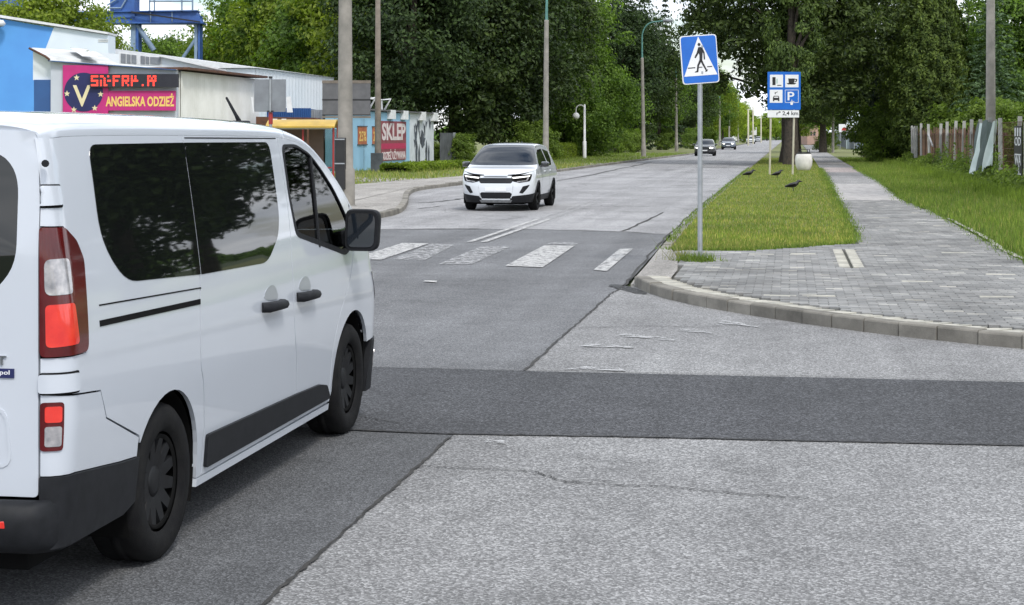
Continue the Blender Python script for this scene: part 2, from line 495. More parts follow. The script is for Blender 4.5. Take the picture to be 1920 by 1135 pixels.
mat('car_black', (.02, .021, .024), (.026, .027, .03), 3, .3, 0, .5, coat=1)
mat('car_blue_grey', (.16, .19, .24), (.14, .17, .21), 3, .3, .3, .5, coat=1)
mat('car_dark', (.06, .065, .07), (.05, .054, .06), 3, .3, 0, .5, coat=1)
mat('car_silver', (.42, .46, .5), (.4, .43, .47), 3, .3, .4, .5, coat=1)
mat('hall_blue', (.10, .33, .74), (.09, .29, .68), .6, .7)
mat('hall_white', (.70, .77, .83), (.63, .70, .77), .5, .7)
mat('deep_blue', (.03, .10, .28), (.025, .08, .23), 1, .6)
mat('plaster_grey', (.54, .58, .65), (.46, .50, .56), .8, .8)
mat('roof_grey', (.62, .63, .62), (.46, .47, .46), 1.2, .7)
mat('corrugated_white', (.8, .8, .77), (.66, .66, .62), .7, .7)
mat('panel_white', (.74, .78, .82), (.67, .72, .76), .4, .6)
mat('rust', (.13, .06, .035), (.07, .035, .025), 4, .9)
mat('magenta', (.52, .02, .19), (.44, .018, .16), 2, .5)
mat('navy', (.012, .018, .10), (.01, .014, .08), 2, .5)
mat('letter_yellow', (.82, .58, .16), (.75, .5, .14), 3, .5)
mat('letter_cream', (.74, .66, .42), (.66, .58, .36), 3, .5)
mat('led_board', (.012, .012, .022), (.02, .02, .03), 4, .4)
emit('led_red', (1, .05, .03), 1.1)
mat('crane_blue', (.045, .13, .40), (.035, .09, .28), 1.2, .6)
mat('crane_pale', (.24, .33, .46), (.16, .23, .33), 1.5, .6)
mat('mural_blue', (.30, .53, .70), (.26, .47, .63), .8, .8)
mat('mural_white', (.62, .66, .70), (.5, .54, .58), 1.5, .8)
mat('mural_black', (.03, .035, .045), (.10, .12, .15), 2.5, .8)
mat('sklep_maroon', (.19, .035, .055), (.26, .06, .07), 2, .6)
mat('sklep_white', (.70, .64, .64), (.58, .5, .5), 2.5, .6)
mat('sklep_red', (.45, .02, .09), (.38, .02, .08), 2, .6)
mat('poster_orange', (.48, .16, .06), (.36, .1, .05), 3, .6)
mat('shelter_yellow', (.55, .36, .05), (.42, .27, .04), 2, .45)
mat('shelter_red', (.36, .03, .03), (.28, .03, .03), 3, .5)
mat('shelter_brown', (.15, .10, .075), (.11, .08, .06), 2, .6)
mat('gate_grey', (.10, .11, .12), (.05, .055, .06), 1.5, .8)
mat('fence_post', (.46, .46, .44), (.34, .34, .32), 3, .9, rnd=.15, bumps=.4, bscale=30)
mat('fence_board', (.20, .115, .075), (.11, .07, .048), 3, .9, rnd=.45, bumps=.4, bscale=30)
mat('fence_pale', (.42, .42, .42), (.28, .27, .26), 3, .9, rnd=.2)
mat('banner_pale', (.55, .62, .60), (.42, .5, .47), 1.5, .5)
mat('banner_dark', (.035, .06, .05), (.06, .09, .08), 2.5, .5)
mat('bin_concrete', (.72, .70, .66), (.58, .56, .52), 4, .9, bumps=.5, bscale=50)
mat('steel_fence', (.22, .26, .32), (.18, .21, .26), 1.5, .6, .3)
mat('house_pink', (.42, .27, .22), (.36, .24, .2), 1, .8)
mat('wall_white', (.62, .62, .62), (.54, .54, .54), .6, .8)
mat('totem_white', (.66, .74, .76), (.6, .68, .7), 1, .5)
mat('totem_green', (.06, .36, .2), (.05, .3, .17), 1, .5)

def text(name, body, h, mat_, parent, loc, rot, sx=1.0, align='CENTER', depth=.004, bold=.018):
    cu = bpy.data.curves.new(name, 'FONT'); cu.body = body; cu.size = h / .72; cu.align_x = align; cu.align_y = 'BOTTOM_BASELINE' if False else 'BOTTOM'
    cu.extrude = depth; cu.offset = bold * h; cu.resolution_u = 3
    tmp = bpy.data.objects.new(name, cu); COL.objects.link(tmp)
    dg = bpy.context.evaluated_depsgraph_get()
    me = bpy.data.meshes.new_from_object(tmp.evaluated_get(dg))
    bpy.data.objects.remove(tmp)
    # drop the font's descender room so that h is the letter height
    co = np.empty(len(me.vertices) * 3, np.float32); me.vertices.foreach_get('co', co); co = co.reshape(-1, 3)
    lo, hi = co[:, 1].min(), co[:, 1].max()
    co[:, 1] = (co[:, 1] - lo) * (h / (hi - lo)); co[:, 0] *= sx
    me.vertices.foreach_set('co', co.ravel()); me.update(); me.materials.clear()
    return link(name, me, MATS[mat_], parent, loc, rot)
# ------------------------------------------------------------------ ground, roads, pavements
rng = np.random.default_rng(7); rnd = random.Random(7)
def S(name, poly, z, m, parent=None):
    o = sheet(name, poly, z, MATS[m], parent)
    if parent is None: tag(o, kind='structure')
    return o

S('ground', [(-2500, -600), (2500, -600), (2500, 4000), (-2500, 4000)], -.08, 'ground_far')
road = S('road', [(-9.0, -60), (-2.04, -60), (-2.04, 20.4), (-2.0, 21.5), (-2.1, 27), (-2.2, 31.2), (-3.13, 32.0), (-5.08, 32.6), (-6.53, 32.4), (-8.2, 31.8), (-9.0, 31.6)], 0, 'asphalt_main')
S('side_street', [(-2.055, -60), (60, -60), (60, 13.6), (9, 13.9), (5, 14.2), (3.2, 14.5), (1.99, 15.1), (1.05, 15.8), (.4, 16.5), (-.27, 17.3), (-1.02, 18.4), (-1.45, 19.4), (-1.8, 20.3), (-2.04, 20.5)], .004, 'asphalt_light', )
S('road_far', [(-9.0, 31.55), (-8.2, 31.75), (-6.53, 32.35), (-5.08, 32.55), (-3.13, 31.95), (-2.15, 31.1), (-2.2, 60), (-2.2, 640), (-9.1, 640), (-9.2, 162), (-10.8, 113.6), (-11.6, 83.4), (-12.1, 61.3), (-12.4, 56.2), (-12, 52.5), (-10.1, 43.3), (-9.0, 37.5)], .004, 'asphalt_far')
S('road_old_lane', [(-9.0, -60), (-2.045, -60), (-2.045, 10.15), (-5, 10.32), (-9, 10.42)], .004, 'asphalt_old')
trench = S('trench_patch', [(-9, 10.4), (-5, 10.3), (-2.05, 10.12), (-1.0, 10.2), (3.1, 10.36), (12, 10.7), (60, 12), (60, 13.2), (12, 13.1), (3.9, 12.97), (-1.9, 12.93), (-5, 13.0), (-9, 13.1)], .008, 'asphalt_trench')

def ribbon(name, pts, w, z, m, parent, jit=.0, n=6):
    """thin irregular strip lying on the ground along pts"""
    P = [];
    for a, b in zip(pts, pts[1:]):
        for k in range(n): P.append(Vector((a[0] + (b[0] - a[0]) * k / n, a[1] + (b[1] - a[1]) * k / n)))
    P.append(Vector(pts[-1]))
    vs = []; fs = []
    for i, p in enumerate(P):
        t = (P[min(i + 1, len(P) - 1)] - P[max(i - 1, 0)]).normalized(); nn = Vector((-t.y, t.x))
        c = p + nn * rnd.uniform(-jit, jit); ww = w * rnd.uniform(.5, 1.25) / 2
        vs += [(c.x - nn.x * ww, c.y - nn.y * ww, z), (c.x + nn.x * ww, c.y + nn.y * ww, z)]
        if i: fs.append((2 * i - 2, 2 * i - 1, 2 * i + 1, 2 * i))
    mb = MB(); mb.add(vs, fs)
    return mb.build(name, MATS[m], parent)

ribbon('joint', [(-2.04, y) for y in range(-4, 11)], .02, .0135, 'joint_dark', road, .008, 16)
ribbon('joint', [(-2.04, 12.95), (-2.05, 15), (-2.04, 17), (-2.05, 19), (-2.0, 20.5)], .024, .0135, 'joint_dark', road, .012, 16)
ribbon('joint', [(-2.1, 10.12), (-1, 10.2), (1, 10.28), (3.1, 10.36), (8, 10.5)], .022, .0135, 'joint_dark', trench, .008, 30)
ribbon('joint', [(-9, 10.4), (-5, 10.3), (-2.1, 10.12)], .02, .0135, 'joint_dark', trench, .02)
ribbon('joint', [(-2.0, 12.94), (0, 12.96), (3.9, 12.97), (8, 13.05)], .014, .0135, 'joint_dark', trench, .006)
ribbon('joint', [(-4.2, 12.98), (-2.0, 12.93)], .012, .0135, 'joint_dark', trench, .006)
ribbon('crack', [(-2.02, 9.12), (-1.69, 9.09), (-1.38, 9.07), (-1.17, 8.82), (-.92, 8.79), (-.64, 8.8), (-.22, 8.67), (.1, 8.64)], .012, .011, 'joint_dark', road, .012, 16)
ribbon('crack', [(-1.2, 9.5), (-1.0, 9.42), (-.75, 9.45)], .007, .011, 'joint_dark', road, .014)
ribbon('crack', [(-1.17, 8.82), (-1.05, 8.9), (-.9, 8.86)], .008, .011, 'joint_dark', road, .014)
ribbon('crack', [(-2.0, 15.9), (-1.3, 16.2), (-.9, 16.15), (-.2, 16.55), (.2, 16.6)], .014, .011, 'joint_dark', road, .025)
ribbon('crack', [(-3.0, 10.9), (-2.7, 10.6), (-2.45, 10.45)], .008, .0135, 'joint_dark', road, .02)
ribbon('joint', [(-8.6, 31.75), (-8.2, 31.8), (-6.53, 32.4), (-6, 32.45)], .10, .0135, 'joint_dark', road, .03)
ribbon('joint', [(-6, 32.45), (-5.08, 32.6), (-3.13, 32.0), (-2.15, 31.2)], .04, .0135, 'joint_dark', road, .03)
ribbon('joint', [(-2.0, 20.4), (-2.02, 22), (-2.12, 25.5), (-2.2, 30), (-2.28, 40), (-2.3, 60), (-2.3, 100)], .035, .0135, 'joint_dark', road, .03)
ribbon('joint', [(-3.15, 32.1), (-3.05, 36), (-2.95, 40)], .05, .0135, 'joint_dark', road, .03)
ribbon('crack', [(-10, 44.5), (-9.5, 46), (-9.3, 49), (-9.6, 52), (-9.4, 60), (-9.1, 75), (-9.2, 95), (-9.3, 115)], .16, .0135, 'grime_worn', road, .09)
ribbon('crack', [(-9.2, 41), (-8.9, 43), (-8.3, 44), (-8.0, 47)], .07, .0135, 'grime_worn', road, .08)
ribbon('crack', [(-4.6, 20.4), (-3.7, 20.2), (-3.0, 20.5)], .01, .0135, 'joint_dark', road, .03)
ribbon('crack', [(-5.2, 96), (-3.6, 97), (-2.9, 97)], .35, .0135, 'road_shade', road, .1)  # shadow stripe across the far road, laid on as dark colour, not a crack
ribbon('crack', [(-7.5, 88), (-5.9, 88.5)], .4, .0135, 'road_shade', road, .1)  # shadow stripe in the oncoming lane, likewise painted as a dark strip

# painted markings, worn
def stripe(pts, m): S('crossing_stripe', pts, .0128, m, road)
for du in (0, .86, 1.66):
    pass
stripe([(-8.3, 25.0), (-7.85, 25.0), (-7.95, 27.9), (-8.4, 27.9)], 'paint_good')
stripe([(-7.35, 25.0), (-6.85, 25.0), (-6.95, 27.8), (-7.45, 27.8)], 'paint_good')
stripe([(-6.42, 24.2), (-5.95, 24.1), (-6.05, 27.85), (-6.52, 27.9)], 'paint_good')
stripe([(-5.81, 24.2), (-5.30, 24.1), (-5.55, 27.65), (-5.99, 27.86)], 'paint_worn')
stripe([(-4.94, 23.4), (-4.47, 23.48), (-4.55, 27.3), (-5.04, 27.3)], 'paint_worn')
stripe([(-3.95, 23.27), (-3.39, 23.08), (-3.53, 27.72), (-4.04, 27.63)], 'paint_good')
stripe([(-2.64, 22.74), (-2.44, 22.59), (-2.50, 27.09), (-2.71, 27.05)], 'paint_good')
stripe([(-4.05, 27.95), (-3.5, 27.95), (-3.6, 28.5), (-4.02, 28.5)], 'paint_worn')
for y0, y1, m in ((28.4, 36.5, 'paint_good'), (36.9, 49, 'paint_worn'), (49.5, 62, 'paint_ghost'), (63, 90, 'paint_ghost'), (92, 150, 'paint_ghost')):
    S('centre_line', [(-5.50, y0), (-5.39, y0), (-5.39, y1), (-5.50, y1)], .0128, m, road)
    S('centre_line', [(-5.26, y0), (-5.15, y0), (-5.15, y1), (-5.26, y1)], .0128, m, road)
for q, m in (([(-1.8, 14.5), (-1.31, 14.45), (-1.4, 14.62), (-1.75, 14.72)], 'paint_worn'), ([(-1.58, 15.3), (-.97, 15.0), (-1.1, 15.25), (-1.5, 15.5)], 'paint_worn'),
             ([(-1.04, 15.8), (-.69, 15.62), (-.75, 15.8), (-1.0, 15.95)], 'paint_worn'), ([(-.68, 16.5), (-.28, 16.2), (-.4, 16.5), (-.65, 16.75)], 'paint_worn'),
             ([(-1.75, 13.05), (-1.25, 13.03), (-1.35, 13.22), (-1.6, 13.25)], 'paint_worn'), ([(-1.82, 9.88), (-1.66, 9.84), (-1.7, 9.95), (-1.8, 9.97)], 'paint_ghost'),
             ([(-7.6, 21.2), (-6.8, 21.2), (-6.9, 21.5), (-7.5, 21.5)], 'paint_worn'), ([(-4.55, 20.6), (-4.35, 20.5), (-4.4, 20.75), (-4.55, 20.75)], 'paint_good')):
    S('road_marking', q, .0128, m, road)
# broken asphalt and gully at the kerb
S('pothole', chaikin([(-2.15, 20.7), (-1.9, 20.3), (-1.72, 19.8), (-1.62, 19.5), (-1.66, 19.3), (-1.85, 19.6), (-2.05, 20.1), (-2.2, 20.4)], 2), .0125, 'grime_worn', road)

# kerbs: separate stones
def stone_mesh(name, h, w):
    b = .018
    prof = [(0, -.1), (0, h - b), (b * .4, h - b * .3), (b, h), (w, h), (w, -.1)]
    mb = MB(); n = len(prof)
    vs = [(x, 0, z) for x, z in prof] + [(x, 1, z) for x, z in prof]
    mb.add(vs, [list(range(n)), list(range(2 * n - 1, n - 1, -1))] + [(i, n + i, n + (i + 1) % n, (i + 1) % n) for i in range(n)])
    me = mb.mesh(name); me.materials.append(MATS['kerb_concrete']); return me

def walk(path, step):
    P = [Vector(p) for p in path]; out = []; acc = 0; need = 0
    for a, b in zip(P, P[1:]):
        L = (b - a).length
        while need <= acc + L:
            out.append(a + (b - a) * ((need - acc) / L)); need += step
        acc += L
    return out

def smooth_path(path, n=3): return smooth_list(path, n)

kerb = tag(bpy.data.objects.new('kerb', None), kind='structure'); COL.objects.link(kerb)
CORNER = smooth_path([(-1.90, 20.75), (-1.86, 20.45), (-1.75, 19.95), (-1.42, 19.0), (-1.0, 18.2), (-.27, 17.15), (.4, 16.35), (1.05, 15.68), (1.99, 14.95), (3.2, 14.4), (5, 14.05), (8, 13.85), (10, 13.8)], 3)
st = stone_mesh('kerb_stone', .13, .15)
pp = walk(CORNER, .42)
for i, (a, b) in enumerate(zip(pp, pp[1:])):
    d = b - a; L = d.length
    an = math.atan2(d.y, d.x) - math.pi / 2
    j = rnd.uniform(-.006, .006)
    o = link('kerb_stone', st, None, kerb, (a.x + j, a.y + j, rnd.uniform(-.008, .006) - max(0, (1 - i)) * .03), (0, 0, an), (-1, L - .012, 1))
low = stone_mesh('kerb_stone', .055, .16)
pp = walk([(-2.2, 100), (-2.2, 60), (-2.17, 40), (-2.1, 31), (-2.05, 26.6)][::-1], 1.0)
for a, b in zip(pp, pp[1:]):
    d = b - a; an = math.atan2(d.y, d.x) - math.pi / 2
    link('kerb_stone', low, None, kerb, (a.x, a.y, rnd.uniform(-.01, .008)), (0, 0, an), (1, d.length - .015, 1))
mb = MB(); mb.box((-2.12, 370, .0), (.16, 540, .1)); tag(mb.build('kerb_run', MATS['kerb_concrete'], kerb), kind='stuff')
hi = stone_mesh('kerb_stone', .13, .16)
LK = smooth_path([(-9.2, 19.5), (-9.2, 28), (-8.95, 36), (-9.0, 38.5), (-10.0, 43.5), (-11.6, 50.5), (-12.25, 54.5), (-12.15, 58), (-11.97, 61.3), (-11.5, 83.4), (-10.74, 113.6), (-9.2, 162)], 2)
pp = walk(LK, 1.0)
for a, b in zip(pp, pp[1:]):
    d = b - a; an = math.atan2(d.y, d.x) - math.pi / 2
    link('kerb_stone', hi, None, kerb, (a.x, a.y, rnd.uniform(-.012, .008)), (0, 0, an), (-1, d.length - .015, 1))
mb = MB(); mb.box((-9.3, 400, .03), (.16, 478, .16)); tag(mb.build('kerb_run', MATS['kerb_concrete'], kerb), kind='stuff')

# left pavement and verge
lkp = [(p[0] - .14, p[1]) for p in LK]
S('pavement_left', [p for p in lkp if p[1] <= 84] + [(-13.6, 84), (-13.9, 70), (-15.2, 59), (-16.5, 45), (-16.5, 20), (-9.3, 20)], .105, 'concrete_walk')
S('verge_left', [(-16.5, 20), (-16.5, 45), (-15.2, 59), (-13.9, 70), (-13.6, 84), (-11.7, 84)] + [p for p in lkp if p[1] > 84] + [(-9.35, 640), (-90, 640), (-90, 20)], .098, 'soil_grass')
for q in ([(-12.6, 97), (-11.5, 97), (-11.3, 104), (-12.4, 104)], [(-12.6, 133), (-11.2, 133), (-10.7, 141), (-12, 141)], [(-15, 61), (-14.4, 66), (-19, 68), (-20, 63)]):
    S('path_slab', q, .109, 'concrete_walk')

# right pavement: individual pavers
pav_poly = [(p[0] + .0, p[1] + .0) for p in CORNER if p[1] < 21.2]
off = []
for i, p in enumerate(CORNER):
    a = Vector(CORNER[max(i - 1, 0)]); b = Vector(CORNER[min(i + 1, len(CORNER) - 1)]); t = (b - a).normalized(); n_ = Vector((-t.y, t.x))
    off.append((p[0] + n_.x * .15, p[1] + n_.y * .15))
PAV = off + [(10, 22.6), (5, 22.9), (3.3, 23.4), (3.2, 26), (3.28, 30), (3.27, 38), (3.05, 45.8), (1.27, 45.8), (1.22, 38), (1.16, 31.5), (1.06, 27.6), (.16, 26.5), (-.63, 25.5), (-1.34, 25.35), (-1.8, 25.6), (-1.57, 23.6), (-1.44, 21.6), (-1.44, 20.62)]
pavement = S('pavement_right', PAV, .086, 'sand_joint')
pol = np.array(PAV)
inner = []
for i, p in enumerate(CORNER):
    a = Vector(CORNER[max(i - 1, 0)]); b = Vector(CORNER[min(i + 1, len(CORNER) - 1)]); t = (b - a).normalized(); n_ = Vector((-t.y, t.x))
    inner.append((p[0] + n_.x * .46, p[1] + n_.y * .46))
FIELD = inner + PAV[len(off):]
def paver_verts(x, y, lx, ly, top, bev=.008):
    x0, x1, y0, y1 = x - lx / 2, x + lx / 2, y - ly / 2, y + ly / 2
    tz = [top + rng.uniform(-.002, .002) for _ in range(4)]
    return [(x0, y0, top - .03), (x1, y0, top - .03), (x1, y1, top - .03), (x0, y1, top - .03),
            (x0, y0, tz[0] - .005), (x1, y0, tz[1] - .005), (x1, y1, tz[2] - .005), (x0, y1, tz[3] - .005),
            (x0 + bev, y0 + bev, tz[0]), (x1 - bev, y0 + bev, tz[1]), (x1 - bev, y1 - bev, tz[2]), (x0 + bev, y1 - bev, tz[3])]
PF = [(0, 1, 5, 4), (1, 2, 6, 5), (2, 3, 7, 6), (3, 0, 4, 7), (4, 5, 9, 8), (5, 6, 10, 9), (6, 7, 11, 10), (7, 4, 8, 11), (8, 9, 10, 11)]
def paver_grid(x0, x1, y0, y1, poly, lx=.2, ly=.1):
    out = []
    ny = int((y1 - y0) / ly); nx = int((x1 - x0) / lx)
    for j in range(ny):
        for i in range(nx + 1): out.append((x0 + i * lx + (lx / 2 if j % 2 else 0), y0 + j * ly))
    c = np.array(out)
    k = inpoly(c, poly)
    for dx, dy in ((-lx / 2, -ly / 2), (lx / 2, -ly / 2), (lx / 2, ly / 2), (-lx / 2, ly / 2)): k &= inpoly(c + (dx, dy), poly)
    return c[k]
C = paver_grid(-2, 10, 14, 46, FIELD)
TACT = [(.62, 22.4), (1.0, 22.4), (1.0, 26.05), (.62, 26.05)]
C = C[~inpoly(C, TACT)]
X_ = C[:, 0] * CA + C[:, 1] * SA; D_ = C[:, 1] * CA - C[:, 0] * SA
vis = (960 + 3139 * X_ / D_) < 1930
order = np.argsort(np.where(vis, D_, 1e3))
near, rest = C[order[:300]], C[order[300:]]
proto = []
for k in range(4):
    me = MB().add(paver_verts(0, 0, .192, .092, 0), PF).mesh('paver'); me.materials.append(MATS['paver_grey']); proto.append(me)
for i, (x, y) in enumerate(near):
    link('paver', proto[i % 4], None, pavement, (x, y, .115 + rnd.uniform(-.004, .004)), (rnd.uniform(-.012, .012), rnd.uniform(-.008, .008), rnd.uniform(-.01, .01)))
V = []; F = []
for x, y in rest:
    b = len(V); V += paver_verts(x, y, .192, .092, .115 + rng.uniform(-.003, .003)); F += [[i + b for i in f] for f in PF]
tag(link('paver_field', np_mesh('paver_field', V, F), MATS['paver_grey'], pavement), kind='stuff')
# pale edge course with pointed ends along the kerb
pm = MB().prism([(-.04, 0), (.04, 0), (.045, .17), (0, .26), (-.04, .2)], -.03, .004).mesh('edge_stone'); pm.materials.append(MATS['paver_light'])
mid = []
for i, p in enumerate(CORNER):
    a = Vector(CORNER[max(i - 1, 0)]); b = Vector(CORNER[min(i + 1, len(CORNER) - 1)]); t = (b - a).normalized(); n_ = Vector((-t.y, t.x))
    mid.append((p[0] + n_.x * .155, p[1] + n_.y * .155))
pp = walk(mid, .105)
for a, b in zip(pp, pp[1:]):
    d = b - a; an = math.atan2(d.y, d.x)
    if a.y > 20.6: continue
    link('edge_stone', pm, None, pavement, (a.x, a.y, .118 + rnd.uniform(-.005, .005)), (0, 0, an + rnd.uniform(-.05, .05) - .25), (1, rnd.uniform(.85, 1.1), 1))
tm = MB().add(paver_verts(0, 0, .14, .105, 0), PF).mesh('tactile_paver'); tm.materials.append(MATS['paver_light'])
for j in range(24):
    for i in (0, 1): link('tactile_paver', tm, None, pavement, (.72 + i * .185, 22.55 + j * .145, .119))
wm = MB().add(paver_verts(0, 0, .36, .11, 0), PF).mesh('pale_paver'); wm.materials.append(MATS['paver_light'])
for x, y in ((-.1, 18.35), (.31, 18.4), (2.2, 18.6), (2.75, 18.9), (3.2, 19.2), (1.5, 20.4), (.2, 24.9), (-.4, 24.7), (2.4, 25.5), (2.9, 33), (1.9, 36), (2.6, 21.6)):
    link('pale_paver', wm, None, pavement, (x, y, .119), (0, 0, rnd.uniform(-.06, .06)))
# flush concrete ramp beside the crossing
O_ = [(-1.93, 20.6, .012), (-1.97, 21.8, .012), (-2.0, 23.8, .012), (-2.04, 26.7, .05)]; I_ = [(-1.42, 20.4, .119), (-1.42, 21.6, .12), (-1.55, 23.6, .12), (-1.82, 26.0, .112)]
mb = MB(); mb.add(O_ + I_, [(i, 4 + i, 5 + i, 1 + i) for i in range(3)]); mb.add([O_[0], I_[0], (-1.42, 20.4, -.02), (-1.93, 20.6, -.02)], [(0, 1, 2, 3)])
tag(mb.build('dropped_kerb_ramp', MATS['concrete_walk']), kind='structure')
# footpath going on
S('footpath_base', [(1.27, 45.7), (3.05, 45.7), (3.3, 61), (1.44, 61)], .088, 'sand_joint')
C = paver_grid(1.2, 3.4, 45.75, 61, [(1.27, 45.8), (3.02, 45.8), (3.3, 61), (1.44, 61)])
V = []; F = []
for x, y in C:
    b = len(V); V += paver_verts(x, y, .192, .094, .115); F += [[i + b for i in f] for f in PF]
tag(link('pale_paver_field', np_mesh('pale_paver_field', V, F), MATS['paver_pale_band'], bpy.data.objects['footpath_base']), kind='stuff')
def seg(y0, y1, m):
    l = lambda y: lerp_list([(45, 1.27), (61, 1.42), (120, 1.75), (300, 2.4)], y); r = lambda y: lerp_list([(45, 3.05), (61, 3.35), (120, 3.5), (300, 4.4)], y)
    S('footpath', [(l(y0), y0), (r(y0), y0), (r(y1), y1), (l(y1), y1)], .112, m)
for y0, y1, m in ((61, 72, 'asphalt_path'), (72, 80, 'asphalt_path_shade'), (80, 92, 'asphalt_path_red'), (92, 104, 'asphalt_path_shade'), (104, 300, 'asphalt_path')): seg(y0, y1, m)  # the two darker stretches are tree shade put into the asphalt colour

# verges on the right
VERGE_A = [(-1.78, 25.72), (-1.34, 25.4), (-.63, 25.55), (.16, 26.55), (1.04, 27.65), (1.14, 31.5), (1.2, 38), (1.25, 46), (1.41, 61), (1.74, 120), (2.3, 300), (1, 640), (-2.04, 640), (-2.03, 60), (-1.99, 40), (-1.9, 31)]
VERGE_B = [(3.34, 23.45), (5, 22.95), (10, 22.65), (60, 22), (90, 640), (6, 640), (4.45, 300), (3.55, 120), (3.36, 61), (3.03, 46), (3.28, 38), (3.33, 30), (3.25, 26)]
S('verge_right', VERGE_A, .101, 'soil_grass'); S('verge_fence', VERGE_B, .105, 'soil_grass')
ribbon('soil_edge', [(3.3, 23.5), (3.2, 26), (3.3, 30), (3.29, 36)], .10, .122, 'paver_light', pavement, .03, 14)

def blades(name, pts, h0, h1, w, m, z, label, lean=.5):
    n = len(pts)
    an = rng.uniform(0, 2 * np.pi, n); h = rng.uniform(h0, h1, n); ln = rng.uniform(0, lean, n) * h; la = rng.uniform(0, 2 * np.pi, n)
    ww = w * rng.uniform(.7, 1.4, n)
    a = np.stack([pts[:, 0] - np.cos(an) * ww, pts[:, 1] - np.sin(an) * ww, np.full(n, z)], 1)
    b = np.stack([pts[:, 0] + np.cos(an) * ww, pts[:, 1] + np.sin(an) * ww, np.full(n, z)], 1)
    c = np.stack([pts[:, 0] + np.cos(la) * ln, pts[:, 1] + np.sin(la) * ln, z + h], 1)
    V = np.empty((n * 3, 3)); V[0::3] = a; V[1::3] = b; V[2::3] = c
    o = link(name, np_mesh(name, V, np.arange(n * 3).reshape(-1, 3)), MATS[m])
    return tag(o, label, 'grass', kind='stuff')

def scatter(poly, n, power=2.2, ymax=130):
    """more points near the camera"""
    q = np.array(poly); lo = q.min(0); hi = q.max(0); hi[1] = min(hi[1], ymax); hi[0] = min(hi[0], 14); lo[0] = max(lo[0], -30)
    out = np.empty((0, 2))
    while len(out) < n:
        t = rng.uniform(0, 1, n * 2) ** power
        p = np.stack([rng.uniform(lo[0], hi[0], n * 2), lo[1] + t * (hi[1] - lo[1])], 1)
        X = p[:, 0] * CA + p[:, 1] * SA; D = p[:, 1] * CA - p[:, 0] * SA
        p = p[(960 + 3139 * X / D < 1990)]
        out = np.concatenate([out, p[inpoly(p, poly)]])
    return out[:n]
blades('verge_grass', scatter(VERGE_A, 80000), .02, .075, .007, 'grass_short', .1, 'short mown grass on the verge between road and footpath')
blades('verge_grass', scatter(VERGE_A, 20000), .03, .10, .006, 'grass_dry', .1, 'dry pale tufts in the verge between road and footpath')
blades('meadow_grass', scatter(VERGE_B, 14000), .05, .2, .007, 'grass_dry', .1, 'dry blades among the grass between footpath and fence')
blades('meadow_grass', scatter(VERGE_B, 90000), .06, .2, .009, 'grass_short', .1, 'longer green grass between footpath and fence')
blades('meadow_grass', scatter([(5.6, 40), (7.6, 40), (8, 110), (5.6, 110)], 12000, 1.6), .15, .45, .010, 'leaf_weed', .1, 'tall weeds along the foot of the fence')
def edge_pts(path, n, sd=.09):
    P = np.array(path); L = np.linalg.norm(np.diff(P, axis=0), axis=1); c = np.concatenate([[0], np.cumsum(L)]); t = rng.uniform(0, 1, n) ** 1.5 * c[-1]
    cl = rng.uniform(0, c[-1], n // 12); t = np.where(rng.uniform(0, 1, n) < .7, cl[rng.integers(0, len(cl), n)] + rng.normal(0, .12, n), t); t = np.clip(t, 0, c[-1] - 1e-3)
    return np.stack([np.interp(t, c, P[:, 0]), np.interp(t, c, P[:, 1])], 1) + rng.normal(0, sd, (n, 2))
blades('edge_tufts', np.concatenate([edge_pts([(-1.85, 25.7), (-1.34, 25.4), (-.63, 25.55), (.16, 26.55), (1.04, 27.65), (1.14, 31.5), (1.2, 38), (1.25, 46), (1.41, 61), (1.6, 90)], 9000), edge_pts([(9, 22.7), (5, 22.95), (3.34, 23.45), (3.25, 26), (3.33, 30), (3.3, 38), (3.05, 46), (3.38, 61), (3.45, 90)], 11000, .12), edge_pts([(-1.95, 27.5), (-2.0, 31), (-2.08, 40), (-2.12, 60), (-2.12, 90)], 2500, .05)]), .02, .085, .007, 'grass_short', .105, 'ragged grass creeping over the edges of the paving', .9)
LV = [(-16.5, 45), (-15.2, 59), (-13.9, 70), (-13.6, 84), (-11.7, 84)] + [p for p in lkp if p[1] > 84] + [(-30, 162), (-30, 45)]
blades('left_verge_grass', scatter(LV, 42000, 1.2, 165), .06, .2, .014, 'grass_short', .1, 'grass on the verge across the road')
blades('left_verge_grass', scatter(LV, 12000, 1.2, 100), .06, .22, .012, 'grass_dry', .1, 'dry grass on the verge across the road')
blades('pole_weeds', np.stack([rng.normal(-1.25, .13, 500), rng.normal(23.25, .1, 500)], 1), .03, .16, .006, 'grass_short', .11, 'weeds sprouting round the foot of the crossing sign pole', .9)
blades('pole_weeds', np.stack([rng.normal(-1.5, .1, 70), rng.normal(23.4, .1, 70)], 1), .15, .42, .004, 'grass_dry', .11, 'thin stalky weeds left of the crossing sign pole', 1.0)
